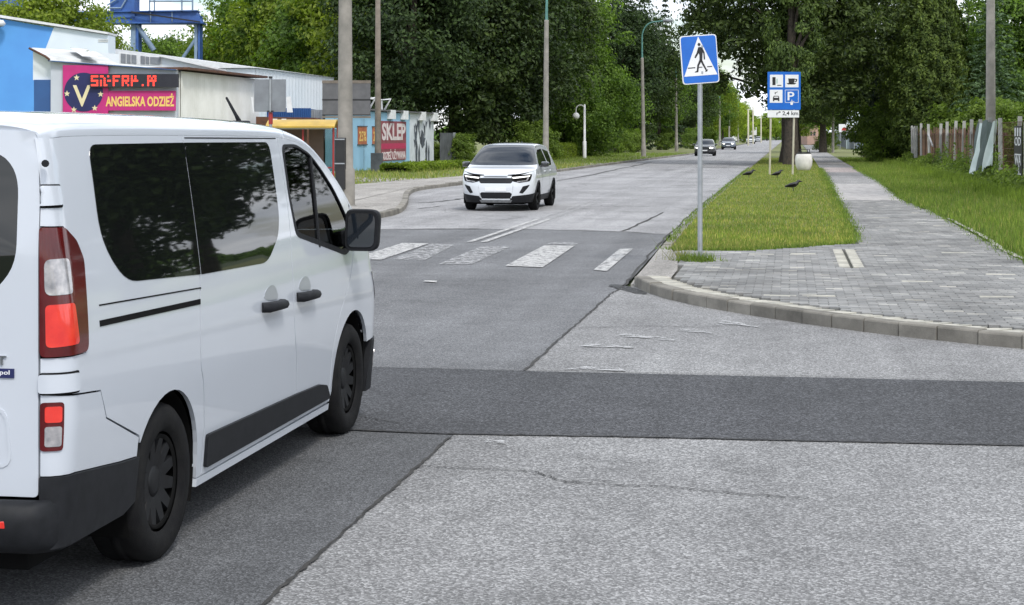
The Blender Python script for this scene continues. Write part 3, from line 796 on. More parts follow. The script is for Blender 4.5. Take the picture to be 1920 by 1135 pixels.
# ------------------------------------------------------------------ vehicles
class Body:
    """car body as surfaces: side (q,z), front (u,z), rear (u,z) and a lofted top (s,phi); s runs from the tail to the nose"""
    def __init__(b, L, hw, E, C, lf, rwf, lr, rwr, df=((0, 0),), dr=((0, 0),), n=3.2):
        b.L = L; b.hw = hw; b.E = E; b.C = C; b.lf = lf; b.rwf = rwf; b.lr = lr; b.rwr = rwr; b.df = list(df); b.dr = list(dr); b.n = n; b.flat = None
    def rr(b, z): return max(.03, b.h(z) - b.flat) if b.flat else b.rwr
    def h(b, z): return lerp_list(b.hw, z)
    def nose(b, z): return b.L + lerp_list(b.df, z)
    def tail(b, z): return lerp_list(b.dr, z)
    def W(b, s, z):
        h = b.h(z); a = (s - (b.nose(z) - b.lf)) / b.lf; r = (b.tail(z) + b.lr - s) / b.lr
        if a > 0: h -= b.rwf * (1 - math.sqrt(max(0, 1 - min(a, 1) ** 2)))
        if r > 0: h -= b.rr(z) * (1 - math.sqrt(max(0, 1 - min(r, 1) ** 2)))
        return h
    def side(b, sg):
        def f(q, z):
            h = b.h(z); t0 = b.tail(z); n0 = b.nose(z)
            if q < t0 + b.lr:
                th = min((t0 + b.lr - q) / b.lr, math.pi / 2); return (sg * (h - b.rr(z) * (1 - math.cos(th))), t0 + b.lr * (1 - math.sin(th)), z)
            if q > n0 - b.lf:
                th = min((q - n0 + b.lf) / b.lf, math.pi / 2); return (sg * (h - b.rwf * (1 - math.cos(th))), n0 - b.lf * (1 - math.sin(th)), z)
            return (sg * h, q, z)
        f.sign = sg; return f
    def front(b):
        def f(u, z):
            h = b.h(z); a = (abs(u) - (h - b.rwf)) / b.rwf
            return (u, b.nose(z) - (b.lf * (1 - math.sqrt(max(0, 1 - min(a, 1) ** 2))) if a > 0 else 0), z)
        f.sign = -1; return f
    def rear(b):
        def f(u, z):
            h = b.h(z); a = (abs(u) - (h - b.rr(z))) / b.rr(z)
            return (u, b.tail(z) + (b.lr * (1 - math.sqrt(max(0, 1 - min(a, 1) ** 2))) if a > 0 else 0), z)
        f.sign = 1; return f
    def top_pt(b, s, ph):
        e = lerp_list(b.E, s); w = b.W(s, e); c = lerp_list(b.C, s); n = b.n
        cs, sn = math.cos(ph), math.sin(ph)
        return (w * math.copysign(abs(cs) ** (2 / n), cs), s, e + c * abs(sn) ** (2 / n))
    def top(b, name, s0, s1, p0=0, p1=math.pi, ns=20, npi=28, off=0, mat=None, parent=None, rim=.02):
        s0 = s0 if callable(s0) else (lambda p, k=s0: k); s1 = s1 if callable(s1) else (lambda p, k=s1: k)
        g = []
        for i in range(ns + 1):
            row = []
            for j in range(npi + 1):
                ph = p0 + (p1 - p0) * j / npi; a = i / ns
                s = s0(ph) * (1 - a) + s1(ph) * a; e = 1e-3
                P = Vector(b.top_pt(s, ph))
                n = (Vector(b.top_pt(s + e, ph)) - Vector(b.top_pt(s - e, ph))).cross(Vector(b.top_pt(s, min(ph + e, math.pi))) - Vector(b.top_pt(s, max(ph - e, 0))))
                if n.length > 1e-14: n.normalize()
                if n.z < 0: n = -n
                row.append((P, n))
            g.append(row)
        mb = MB(); k = npi + 1
        vs = [P + n * off for r in g for P, n in r]
        mb.add(vs, [(i * k + j, i * k + j + 1, (i + 1) * k + j + 1, (i + 1) * k + j) for i in range(ns) for j in range(npi)], True)
        if rim:
            lp = [(0, j) for j in range(npi + 1)] + [(i, npi) for i in range(1, ns + 1)] + [(ns, j) for j in range(npi - 1, -1, -1)] + [(i, 0) for i in range(ns - 1, 0, -1)]
            m = len(lp)
            mb.add([g[i][j][0] + g[i][j][1] * off for i, j in lp] + [g[i][j][0] + g[i][j][1] * (off - rim) for i, j in lp], [(a, (a + 1) % m, m + (a + 1) % m, m + a) for a in range(m)])
        return mb.build(name, mat, parent)

def arc(cx, cz, r, a0, a1, n=18): return [(cx + r * math.cos(R(a0 + (a1 - a0) * i / n)), cz + r * math.sin(R(a0 + (a1 - a0) * i / n))) for i in range(n + 1)]

def wheel(parent, x, y, r, w, rimr, spokes, rim_m='rim_dark', side=1, seg=36):
    """tyre with rim, spokes and hub as sub-parts; side = +1 outer face at +x"""
    mb = MB(); h = w / 2; s = side
    pr = [(rimr, -h * .8), (rimr + .02, -h), (r - .035, -h), (r - .01, -h * .82), (r, -h * .55), (r - .008, -h * .2), (r - .008, -h * .14), (r, -h * .13), (r, h * .13), (r - .008, h * .14), (r - .008, h * .2), (r, h * .55), (r - .01, h * .82), (r - .035, h), (rimr + .02, h), (rimr, h * .8)]
    mb.lathe(pr, 'x', seg)
    t = mb.build('wheel', MATS['rubber'], parent, loc=(x, y, r))
    mb = MB()
    mb.lathe([(rimr, -h * .8), (rimr, s * h * .3), (rimr - .012, s * h * .8), (rimr - .03, s * h * .72)], 'x', seg)
    mb.lathe([(rimr - .03, s * h * .2), (.03, s * h * .25), (0.001, s * h * .25)], 'x', seg)
    mb.build('rim', MATS['liner_black'] if spokes else MATS[rim_m], t)
    mb = MB()
    for k in range(spokes):
        an = 2 * math.pi * k / spokes + .3
        ca, sa = math.cos(an), math.sin(an)
        def pt(rr, wd, xx): return (xx, ca * rr - sa * wd, sa * rr + ca * wd)
        o, o2 = s * h * .55, s * h * .74
        mb.add([pt(.05, -.035, o), pt(.05, .035, o), pt(rimr - .012, .022, o2), pt(rimr - .012, -.022, o2),
                pt(.05, -.045, o - s * .04), pt(.05, .045, o - s * .04), pt(rimr - .012, .03, o2 - s * .04), pt(rimr - .012, -.03, o2 - s * .04)],
               [(0, 1, 2, 3), (0, 4, 5, 1), (1, 5, 6, 2), (2, 6, 7, 3), (3, 7, 4, 0)])
    mb.lathe([(.07, s * h * .3), (.068, s * h * .58), (.045, s * h * .64), (.001, s * h * .64)], 'x', 20)
    mb.build('spokes', MATS[rim_m], t)
    return t

def well(parent, sg, cx, cz, r, xo, xi):
    mb = MB(); n = 20
    vs = []
    for i in range(n + 1):
        an = R(-25 + 230 * i / n); vs += [(sg * xo, cx + r * math.cos(an), cz + r * math.sin(an)), (sg * xi, cx + r * math.cos(an), cz + r * math.sin(an))]
    mb.add(vs, [(2 * i, 2 * i + 1, 2 * i + 3, 2 * i + 2) for i in range(n)], True)
    mb.add([v for v in vs[1::2]], [list(range(n + 1))])
    return mb.build('wheel_well', MATS['liner_black'], parent)

# ---------------------------------------------------------------- the van
def make_van():
    VW, BP, GD, LB = M['van_white'], M['black_plastic'], M['glass_dark'], M['liner_black']
    v = thing('van', 'white passenger van with dark rear windows driving past, nearest vehicle', 'van', (-3.635, 5.89, 0), 0)
    hw = smooth_list([(0.2, .93), (.45, .95), (.62, .962), (.8, .975), (1.05, .968), (1.3, .943), (1.6, .903), (1.8, .873), (1.9, .85)], 2)
    E = smooth_list([(0, 1.83), (.25, 1.852), (2.5, 1.848), (2.95, 1.84), (3.22, 1.825), (3.52, 1.78), (3.84, 1.65), (4.12, 1.50), (4.30, 1.37), (4.6, 1.10), (4.77, .98), (4.9, .90), (5.0, .86)], 2)
    C = smooth_list([(0, .06), (.12, .095), (.6, .11), (3.0, .105), (3.4, .085), (3.8, .09), (4.2, .10), (4.6, .11), (4.85, .07), (5.0, .01)], 2)
    b = Body(5.0, hw, E, C, .30, .26, .1, .1, [(.2, 0), (.5, .0), (.7, -.02), (.9, -.06), (1.2, -.2)], [(0.2, 0), (1.4, 0), (1.9, .035)])
    b.flat = .866
    s1 = smooth_list([(1.86, 1.515), (1.81, 1.50), (1.2, 1.503), (1.085, 1.465), (.815, 1.44), (.70, 1.505), (.46, 1.56), (.27, 1.555)], 2)
    s2 = smooth_list([(1.86, 2.95), (1.66, 2.955), (1.42, 2.97), (1.13, 2.92), (.81, 2.915), (.63, 3.0), (.43, 3.04), (.27, 3.045)], 2)
    s3 = smooth_list([(1.12, 4.215), (.95, 4.10), (.8, 3.88), (.62, 3.765), (.45, 3.735), (.27, 3.735)], 2)
    g = .005
    def top_edge(a, c, n=14): return [(a + (c - a) * i / n, lerp_list(E, a + (c - a) * i / n) - .001) for i in range(n + 1)]
    up = lambda L, o: [(s + o, z) for z, s in sorted(L)]
    ra, fa = (1.085, .34, .395), (4.20, .35, .415)
    rarch = arc(*ra, 180 - 26, -3); farch = arc(*fa, 184, 15)
    rearwin = round_poly([(.44, 1.805), (1.462, 1.809), (1.468, 1.216), (.63, 1.255), (.435, 1.43)], .09, 5)
    midwin = round_poly([(1.54, 1.809), (2.77, 1.806), (2.765, 1.42), (2.71, 1.32), (2.50, 1.198), (1.545, 1.214)], .09, 5)
    fwin = round_poly([(3.0, 1.80), (3.27, 1.80), (3.52, 1.745), (3.71, 1.655), (3.92, 1.535), (4.08, 1.41), (4.22, 1.28), (4.18, 1.15), (4.03, 1.115), (3.82, 1.155), (3.05, 1.29), (3.0, 1.52)], .06, 4)
    big = [(.43, 1.813), (1.497, 1.816), (1.500, 1.208), (.625, 1.248), (.425, 1.43)]
    def corner_round(P, rad, n=5):
        o = []
        for i in range(len(P)):
            p = Vector(P[i]); a_ = Vector(P[i - 1]) - p; c_ = Vector(P[(i + 1) % len(P)]) - p
            A = p + a_.normalized() * rad[i]; B = p + c_.normalized() * rad[i]
            for q_ in range(n + 1):
                t = q_ / n; w = A * (1 - t) ** 2 + p * 2 * t * (1 - t) + B * t * t; o.append((w.x, w.y))
        return o
    glass_r = corner_round(big, [.07, .006, .006, .12, .12])
    glass_m = corner_round([(1.507, 1.816), (2.785, 1.813), (2.785, 1.42), (2.73, 1.315), (2.505, 1.188), (1.511, 1.207)], [.006, .07, .05, .05, .10, .006])
    for sg in (1, -1):
        sd_ = b.side(sg)
        # quarter panel with a notch for the tail lamp
        t_ = -.052
        lampnotch = round_poly([(t_, 1.505), (.10, 1.50), (.19, 1.445), (.235, 1.37), (.205, 1.04), (.185, 1.02), (t_, 1.02)], .02, 3)
        bump_top = [(t_, .885), (.32, .853), (.385, .735), (.745, .60)]
        q = bump_top + rarch[1:] + [(1.488, .27)] + up(s1, -g) + top_edge(1.505, .0)[:-1] + [(t_, 1.84), (t_, 1.51), (.10, 1.506), (.195, 1.45), (.24, 1.372), (.211, 1.035), (.188, 1.014), (t_, 1.014)]
        patch('quarter_panel', sd_, q, [rearwin], 0, .02, .06, VW, v)
        patch('rear_window', sd_, glass_r, [], .0025, .008, .08, GD, v)
        q = up(s1, g) + top_edge(1.525, 2.94) + [(s - g, z) for z, s in sorted(s2, reverse=True)]
        door = patch('sliding_door', sd_, q, [midwin], 0, .02, .06, VW, v)
        patch('door_window', sd_, glass_m, [], .0025, .008, .08, GD, door)
        q = up(s2, g) + top_edge(2.96, 4.22) + [(s - g, z) for z, s in sorted(s3, reverse=True)]
        fd = patch('front_door', sd_, q, [fwin], 0, .02, .06, VW, v)
        patch('window_seal', sd_, fwin, [[(3.53 + (x - 3.53) * .94, 1.48 + (z - 1.47) * .92) for x, z in fwin]], .002, .02, .06, BP, fd)
        patch('door_window', sd_, fwin, [], -.008, 0, .08, M['glass_clear'], fd)
        patch('window_bar', sd_, [(3.53, 1.735), (3.555, 1.725), (3.50, 1.2), (3.475, 1.205)], [], .003, .01, .05, BP, fd)
        # front wing
        q = up(s3, g) + [(4.225, 1.125)] + top_edge(4.25, 4.98) + [(5.10, .84), (5.10, .56)] + [p for p in arc(*fa, 25, 184) if p[0] > 3.75] + [(3.745, .27)]
        patch('front_wing', sd_, q, [], 0, .02, .05, VW, v)
        # bumpers
        q = [(t_, .878), (.318, .846), (.378, .73), (.738, .592)] + [rarch[0]] + [(.735, .515), (.55, .528), (.11, .572), (t_, .574)]
        patch('bumper_corner', sd_, q, [], 0, .02, .04, VW, v)
        q = [(t_, .57), (.11, .568), (.55, .524), (.732, .511), (.72, .33), (.60, .30), (t_, .30)]
        patch('rear_bumper', sd_, q, [], .012, .05, .05, BP, v)
        q = [(4.68, .52), (5.10, .55), (5.10, .2), (4.60, .2), (4.63, .35)]
        fb = patch('front_bumper', sd_, q, [], .008, .04, .05, BP, v)
        patch('fog_lamp', sd_, round_poly([(4.80, .45), (4.94, .46), (4.94, .33), (4.81, .33)], .03), [], .012, .01, .05, M['lamp_clear'], fb)
        # cladding and sill
        patch('cladding', sd_, round_poly([(1.575, .455), (3.03, .425), (3.48, .41), (3.63, .385), (3.70, .32), (3.715, .295), (1.575, .30)], .02), [], .016, .03, .06, BP, v)
        patch('sill', sd_, [(1.49, .265), (3.735, .26), (3.725, .225), (1.48, .23)], [], .004, .05, .08, VW, v)
        # sliding rail and its crease
        patch('door_rail', sd_, [(.335, 1.122), (1.468, 1.098), (1.465, 1.074), (.335, 1.098)], [], .003, .006, .05, LB, v)
        patch('crease', sd_, [(.345, 1.184), (1.49, 1.150), (1.49, 1.144), (.345, 1.178)], [], .002, .004, .05, LB, v)
        patch('roof_seam', sd_, [(1.53, 1.8405), (2.92, 1.8355), (2.92, 1.8305), (1.53, 1.8355)], [], .002, .004, .05, LB, v)
        # handles
        for hs, hz, par in ((2.36, .972, door), (2.975, .967, fd)):
            patch('handle_cup', sd_, chaikin([(hs + .03, hz + .03), (hs + .29, hz + .0), (hs + .25, hz + .085), (hs + .15, hz + .10), (hs + .06, hz + .07)], 2), [], .0015, .004, .03, M['car_silver'], par)
            mb = MB(); x = b.h(hz) * sg
            pts = [(x + sg * .0, hs, hz - .005), (x + sg * .035, hs + .03, hz - .006), (x + sg * .04, hs + .15, hz - .008), (x + sg * .038, hs + .27, hz - .012), (x, hs + .31, hz - .012)]
            mb.tube(pts, [.026, .028, .027, .026, .022], 8); mb.build('handle', BP, par)
        # lamps
        tl = patch('tail_lamp', sd_, lampnotch, [], .008, .03, .03, M['lamp_red'], v)
        patch('reversing_lens', sd_, round_poly([(-.03, 1.385), (.085, 1.385), (.10, 1.37), (.098, 1.255), (.085, 1.25), (-.03, 1.25)], .03), [], .0105, .008, .02, M['lamp_clear'], tl)
        patch('brake_lens', sd_, round_poly([(-.03, 1.215), (.105, 1.215), (.12, 1.06), (-.03, 1.055)], .02), [], .0105, .008, .02, M['lamp_red_lit'], tl)
        ll = patch('lower_lamp', sd_, round_poly([(t_, .85), (.03, .85), (.03, .668), (t_, .668)], .015), [], .006, .012, .02, M['lamp_red'], v)
        patch('lens', sd_, round_poly([(-.035, .76), (.022, .76), (.022, .685), (-.035, .685)], .01), [], .009, .006, .02, M['lamp_clear'], ll)
        patch('lens', sd_, round_poly([(-.035, .835), (.022, .835), (.022, .775), (-.035, .775)], .01), [], .009, .006, .02, M['lamp_red_lit'], ll)
        for z0, z1 in ((1.585, 1.66), (.885, .955)):
            patch('hinge', sd_, round_poly([(t_ - .004, z1), (.10, z1 - .003), (.10, z0), (t_ - .004, z0)], .012), [], .014, .02, .02, VW, v)
            patch('hinge_gap', sd_, round_poly([(t_ - .004, z1 + .006), (.118, z1 + .004), (.118, z0 - .010), (t_ - .004, z0 - .008)], .012), [], .003, .004, .02, LB, v)
        # headlamp
        patch('headlamp', sd_, round_poly([(4.62, .98), (4.80, .90), (5.04, .78), (5.09, .66), (4.92, .70), (4.72, .84)], .03), [], .006, .02, .04, M['lamp_clear'], v)
        # mirror: black arm, housing, glass facing back
        mb = MB(); mx = sg * 1.085
        mb.box((sg * .93, 4.06, 1.22), (.14, .10, .10), bev=.02); arm = mb.build('mirror_arm', BP, v)
        q = round_poly([(-.11, -.125), (.10, -.125), (.115, .10), (.08, .13), (-.10, .13)], .05, 4)
        mb = MB(); n = len(q); rows = []
        for yy, sc in ((-.0, .94), (.015, 1), (.06, .98), (.12, .8), (.16, .4)): rows.append([(mx + sg * p[0] * sc, 3.93 + yy, 1.275 + p[1] * sc) for p in q])
        vs = [p for r_ in rows for p in r_]
        mb.add(vs, [(i * n + k, i * n + (k + 1) % n, (i + 1) * n + (k + 1) % n, (i + 1) * n + k) for i in range(4) for k in range(n)], True)
        mb.add(rows[-1], [list(range(n))]); mb.add(rows[0], [list(range(n))])
        mo = mb.build('mirror', BP, v)
        mb = MB(); mb.wallpoly([(mx + sg * p[0] * .78, 1.275 + p[1] * .80) for p in q], 3.922, 3.928); mb.build('mirror_glass', M['glass_screen'], mo)
        # wheels and wells
        wheel(v, sg * (.945 - .11), ra[0] - .03, .343, .235, .215, 12, 'rim_dark', sg)
        wheel(v, sg * (.945 - .11), fa[0] - .01, .343, .235, .215, 12, 'rim_dark', sg)
        well(v, sg, ra[0], ra[1], ra[2], .925, .62); well(v, sg, fa[0], fa[1], fa[2], .925, .62)
        # inner liner (dark behind the gaps), open at the cabin glass
        bl = lambda q, z, f=sd_: f(q, z)
        bl.sign = sg
        fl = [(3.53 + (x - 3.53) * .97, 1.47 + (z - 1.47) * .96) for x, z in fwin]
        patch('liner', bl, [(.0, .3)] + [(ra[0] - .42, .3)] + arc(ra[0], ra[1], .41, 185, -5) + [(3.74, .26)] + arc(fa[0], fa[1], .43, 190, 0) + [(4.85, .3), (4.98, .8)] + top_edge(4.95, .05), [fl], -.03, 0, .12, LB, v)
    rr = b.rear()
    # rear doors
    for sg in (1, -1):
        win = round_poly([(sg * .13, 1.80), (sg * .70, 1.79), (sg * .775, 1.70), (sg * .775, 1.36), (sg * .66, 1.235), (sg * .13, 1.235)], .08, 5)
        q = round_poly([(sg * .008, .495), (sg * .862, .495), (sg * .862, 1.60), (sg * .845, 1.865), (sg * .3, 1.885), (sg * .008, 1.885)], .02, 3)
        rd = patch('rear_door', rr, q, [win], 0, .02, .08, VW, v)
        patch('rear_door_window', rr, win, [], -.006, .01, .1, GD, rd)
        patch('plate_recess', rr, round_poly([(sg * .3, .84), (sg * .74, .84), (sg * .76, .58), (sg * .3, .58)], .05), [], -.0, .0, .1, VW, rd) if False else None
        q = [(sg * .1, .86), (sg * .74, .83), (sg * .76, .60), (sg * .1, .60)]
        patch('door_pressing', rr, round_poly(q, .06), [round_poly([(sg * .11, .85), (sg * .73, .82), (sg * .748, .61), (sg * .11, .61)], .06)], .004, .004, .06, VW, rd)
    patch('rear_header', rr, [(-.86, 1.475), (-.868, 1.42), (-.6, .6), (.6, .6), (.862, 1.42), (.86, 1.475), (.84, 1.88), (0, 1.9), (-.84, 1.88)], [], -.03, 0, .15, LB, v)
    mb = MB(); pts = []
    for sg in (1,):
        prof = [(.0, .485), (-.05, .49), (-.085, .47), (-.095, .42), (-.085, .33), (-.03, .29), (.03, .29)]
        xs = [-.94, -.93, -.90, -.86, -.5, 0, .5, .86, .90, .93, .94]; dd = [.14, .075, .03, .0, -.01, -.015, -.01, 0, .03, .075, .14]
        vs = [(x, y * (1 - max(0, d) * 5) + d, z) for x, d in zip(xs, dd) for y, z in prof]; k = len(prof)
        mb.add(vs, [(i * k + j, i * k + j + 1, (i + 1) * k + j + 1, (i + 1) * k + j) for i in range(len(xs) - 1) for j in range(k - 1)], True)
    rbm = mb.build('rear_bumper_beam', BP, v)
    for sg in (1, -1):
        mb = MB(); mb.box((sg * .70, -.088, .41), (.15, .02, .028), bev=.004); mb.build('reflector', M['lamp_red_lit'], rbm)
    text('lettering', 'RENAULT', .035, 'chrome', v, (.60, -.004, .988), (R(90), 0, 0), 1.3, 'CENTER', .004)
    mb = MB(); mb.box((.69, -.003, .957), (.155, .006, .035)); dp = mb.build('dealer_plate', M['navy'], v)
    text('plate_text', 'rpol', .022, 'sign_white', dp, (.725, -.0065, .947), (R(90), 0, 0), 1.1, 'CENTER', .0005)
    mb = MB(); mb.tube([(.885, .01, 1.745), (.905, -.03, 1.745)], .014, 10); mb.build('door_stop', BP, v)
    # top
    b.top('roof', lambda p: .035, lambda p: 3.05 + .2 * math.sin(p), ns=40, npi=36, mat=VW, parent=v)
    wt = lambda p: 3.06 + .2 * math.sin(p); wb = lambda p: 4.42 + .12 * math.sin(p)
    b.top('windscreen', wt, wb, R(22), R(158), 20, 24, -.004, M['glass_screen'], v)
    b.top('pillar', wt, wb, 0, R(22), 20, 8, 0, VW, v); b.top('pillar', wt, wb, R(158), R(180), 20, 8, 0, VW, v)
    b.top('bonnet', lambda p: 4.43 + .12 * math.sin(p), 4.998, ns=16, npi=28, mat=VW, parent=v)
    fr = b.front()
    fh = round_poly([(-.5, .55), (.5, .55), (.55, .85), (-.55, .85)], .03)
    patch('front_panel', fr, [(-.72, .2), (.72, .2), (.72, .86), (-.72, .86)], [fh], 0, .02, .08, VW, v)
    patch('grille', fr, fh, [], -.006, .01, .08, BP, v)
    mb = MB(); mb.lathe([(.014, 0), (.013, .03), (.010, .06), (.007, .17), (.002, .175)], 'z', 8)
    an = mb.build('antenna', BP, v, loc=(.60, 3.12, 1.915), rot=(R(24), R(-22), 0))
    mb = MB(); mb.box((.60, 3.13, 1.915), (.06, .16, .035), bev=.01); mb.build('antenna_base', BP, v)
    # floor and underbody
    mb = MB(); mb.box((0, 2.5, .24), (1.5, 4.7, .12)); mb.box((0, 1.1, .3), (1.3, .1, .1)); mb.build('underbody', LB, v)
    # cabin: floor, seats, dashboard, wheel, bulkhead
    mb = MB(); mb.box((0, 3.0, 1.1), (1.66, .03, 1.4)); mb.build('bulkhead', LB, v)
    for x in (.45, -.45):
        mb = MB(); mb.box((x, 3.5, .78), (.5, .5, .18), bev=.05); st_ = mb.build('seat', M['seat_cloth'], v)
        mb = MB(); mb.box((x, 3.22, 1.15), (.5, .14, .66), bev=.05); mb.box((x, 3.2, 1.6), (.26, .1, .2), bev=.04); mb.build('seat_back', M['seat_cloth'], st_)
    mb = MB(); mb.box((0, 4.25, .98), (1.6, .4, .28), bev=.06); mb.build('dashboard', M['seat_cloth'], v)
    mb = MB(); mb.tube([(-.45 + .19 * math.cos(t), 3.98 + .06 * math.sin(t), 1.13 + .18 * math.sin(t)) for t in np.linspace(0, 2 * math.pi, 21)], .016, 6, False); mb.build('steering_wheel', BP, v)
    return v
make_van()

# ---------------------------------------------------------------- the other cars
def make_car(name, label, loc, rz, paint, k=1.0, H=1.0, roof=None, step=.08, rim='rim_dark', suv=True, lights='drl', group=None):
    PT, BP, GD, LB = M[paint], M['black_plastic'], M['glass_dark'], M['liner_black']
    c = thing(name, label, 'car', loc, rz, group)
    zz = lambda L: [(z * H, w) for z, w in L]; ss = lambda L: [(s * k, z * H) for s, z in L]
    hw = smooth_list(zz([(.2, .80), (.4, .87), (.6, .905), (.85, .915), (1.0, .895), (1.1, .85), (1.3, .765), (1.5, .675), (1.6, .62)]), 2)
    E = smooth_list(ss([(0.3, 1.47), (.6, 1.50), (1.5, 1.54), (2.3, 1.525), (2.6, 1.49), (2.9, 1.37), (3.2, 1.19), (3.42, 1.05), (3.6, .99), (4.0, .965), (4.3, .92), (4.45, .875), (4.51, .85)]), 2)
    C = smooth_list(ss([(.3, .03), (.5, .07), (1.5, .095), (2.5, .09), (2.9, .10), (3.3, .085), (3.6, .075), (4.2, .06), (4.45, .025), (4.51, .005)]), 2)
    b = Body(4.51 * k, hw, E, C, .5 * k, .62, .25, .3, [(z * H, s * k) for z, s in [(.2, -.05), (.35, 0), (.6, .0), (.8, -.03), (.9, -.08), (1.0, -.2)]], [(z * H, s * k) for z, s in [(.2, .05), (.5, 0), (.95, .02), (1.1, .10), (1.5, .36), (1.6, .45)]])
    def top_edge(a, d, n=18): return [(k * (a + (d - a) * i / n), lerp_list(E, k * (a + (d - a) * i / n)) - .001) for i in range(n + 1)]
    wr = .345 * (1 if suv else .9); ra, fa = (.86 * k, wr, wr + .055), (3.53 * k, wr, wr + .055)
    wins = [round_poly(ss([(.62, 1.40), (1.55, 1.475), (1.52, 1.05), (.95, 1.06), (.66, 1.2)]), .06, 3), round_poly(ss([(1.62, 1.475), (2.4, 1.455), (2.75, 1.37), (3.12, 1.14), (3.18, 1.06), (1.59, 1.05)]), .06, 3)]
    for sg in (1, -1):
        sd_ = b.side(sg)
        nq = 4.51 * k + b.lf * (math.pi / 2 - 1)
        q = [(0.02, .42 * H)] + arc(*ra, 172, 8) + [(1.4 * k, .32 * H), (3.0 * k, .32 * H)] + arc(*fa, 172, 12) + [(fa[0] + fa[2] + .06, .30 * H), (nq - .12, .32 * H), (nq - .12, .84 * H)] + top_edge(4.42, .36) + [(.22 * k, 1.25 * H), (.02, 1.0 * H)]
        side_o = patch('body_side', sd_, q, wins, 0, .02, step, PT, c)
        for w in wins: patch('side_window', sd_, w, [], -.005, .01, step * 1.5, GD, c)
        patch('cladding', sd_, [(.04, .41 * H)] + arc(*ra, 170, 10) + [(ra[0] + ra[2] + .05, .36 * H), (fa[0] - fa[2] - .05, .36 * H)] + arc(*fa, 170, 16) + [(nq - .14, .37 * H), (nq - .14, .22 * H), (fa[0] + fa[2] + .0, .22 * H)] + arc(fa[0], fa[1], fa[2] - .045, 10, 170) + [(fa[0] - fa[2], .22 * H), (ra[0] + ra[2], .22 * H)] + arc(ra[0], ra[1], ra[2] - .045, 10, 170) + [(.06, .25 * H)], [], .012, .03, step, BP, c)
        # door gaps and handles
        for x0 in (1.6, 2.95): patch('door_gap', sd_, ss([(x0, 1.03), (x0 + .012, 1.03), (x0 - .03, .38), (x0 - .042, .38)]), [], .0015, 0, .1, LB, c)
        for x0 in (1.0, 1.95): patch('handle', sd_, ss([(x0 + .3, .94), (x0 + .5, .945), (x0 + .5, .915), (x0 + .3, .91)]), [], .02, .02, .1, PT, c)
        wheel(c, sg * (.90 - .11), ra[0], wr, .22, wr - .1, 5, rim, sg, 28); wheel(c, sg * (.90 - .11), fa[0], wr, .22, wr - .1, 5, rim, sg, 28)
        well(c, sg, *ra, .90, .55); well(c, sg, *fa, .90, .55)
        mb = MB(); q = round_poly([(-.1, -.07), (.1, -.06), (.11, .05), (.05, .075), (-.1, .07)], .03); n = len(q); rows = [[(sg * (1.0 + p[0] * s_), 3.02 * k + yy, 1.10 * H + p[1] * s_) for p in q] for yy, s_ in ((0, .95), (.03, 1), (.1, .85), (.14, .4))]
        mb.add([p for r_ in rows for p in r_], [(i * n + j, i * n + (j + 1) % n, (i + 1) * n + (j + 1) % n, (i + 1) * n + j) for i in range(3) for j in range(n)], True); mb.add(rows[-1], [list(range(n))]); mb.add(rows[0], [list(range(n))])
        mb.box((sg * .89, 3.08 * k, 1.06 * H), (.1, .06, .05)); mb.build('mirror', M['car_black'], c)
        fr = b.front()
        # headlamp wraps the corner
        hl = patch('headlamp', sd_, round_poly([(nq - .62, .885 * H), (nq - .3, .87 * H), (nq - .115, .84 * H), (nq - .115, .72 * H), (nq - .25, .685 * H), (nq - .5, .72 * H)], .03), [], .006, .02, .05, M['liner_black'] if lights == 'drl' else M['lamp_clear'], c)
        if lights == 'drl':
            patch('light_strip', sd_, [(nq - .55, .855 * H), (nq - .13, .815 * H), (nq - .13, .785 * H), (nq - .5, .825 * H)], [], .010, .006, .05, M['drl'], hl)
            patch('light_hook', sd_, [(nq - .5, .825 * H), (nq - .46, .82 * H), (nq - .40, .745 * H), (nq - .2, .72 * H), (nq - .2, .705 * H), (nq - .43, .725 * H)], [], .010, .006, .05, M['lamp_clear'], hl)
            patch('intake', sd_, ss([]) or round_poly([(nq - .50, .64 * H), (nq - .32, .60 * H), (nq - .26, .45 * H), (nq - .34, .43 * H)], .02), [], .006, .01, .05, BP, c)
        else:
            patch('lit_lens', sd_, round_poly([(nq - .4, .84 * H), (nq - .13, .825 * H), (nq - .13, .73 * H), (nq - .36, .74 * H)], .03), [], .012, .006, .05, M['headlamp'], hl)
        patch('tail_lamp', sd_, ss([(.03, 1.0), (.35, .97), (.35, .90), (.03, .88)]), [], .006, .02, .06, M['lamp_red'], c)
        patch('liner', sd_, [(.06, .4)] + arc(ra[0], ra[1], ra[2] + .02, 172, 8) + arc(fa[0], fa[1], fa[2] + .02, 172, 12) + [(4.3 * k, .4), (4.3 * k, .88 * H)] + top_edge(4.2, .5), [], -.03, 0, .2, LB, c)
    fr = b.front(); wx = .50
    gr = round_poly([(-.52, .80 * H), (.52, .80 * H), (.42, .67 * H), (-.42, .67 * H)], .03)
    lo_ = round_poly([(-.40, .46 * H), (.40, .46 * H), (.54, .30 * H), (-.54, .30 * H)], .03)
    hh = b.h(.7) - .62 + .62 * math.sin(.0)
    # the front face runs between the side panels' front ends
    th = (nq - .12 - (4.51 * k - b.lf)) / b.lf
    def xe(z): return b.h(z) - b.rwf * (1 - math.cos(th))
    fo = [(-xe(.2), .22 * H), (xe(.2), .22 * H), (xe(.5), .5 * H), (xe(.8), .845 * H), (0, .875 * H), (-xe(.8), .845 * H), (-xe(.5), .5 * H)]
    patch('front_face', fr, fo, [[(x * .9, z) for x, z in gr], [(x * .9, z) for x, z in lo_]], 0, .03, .06, PT, c)
    g_ = patch('grille', fr, [(x * .9, z) for x, z in gr], [], -.02, .01, .1, BP, c)
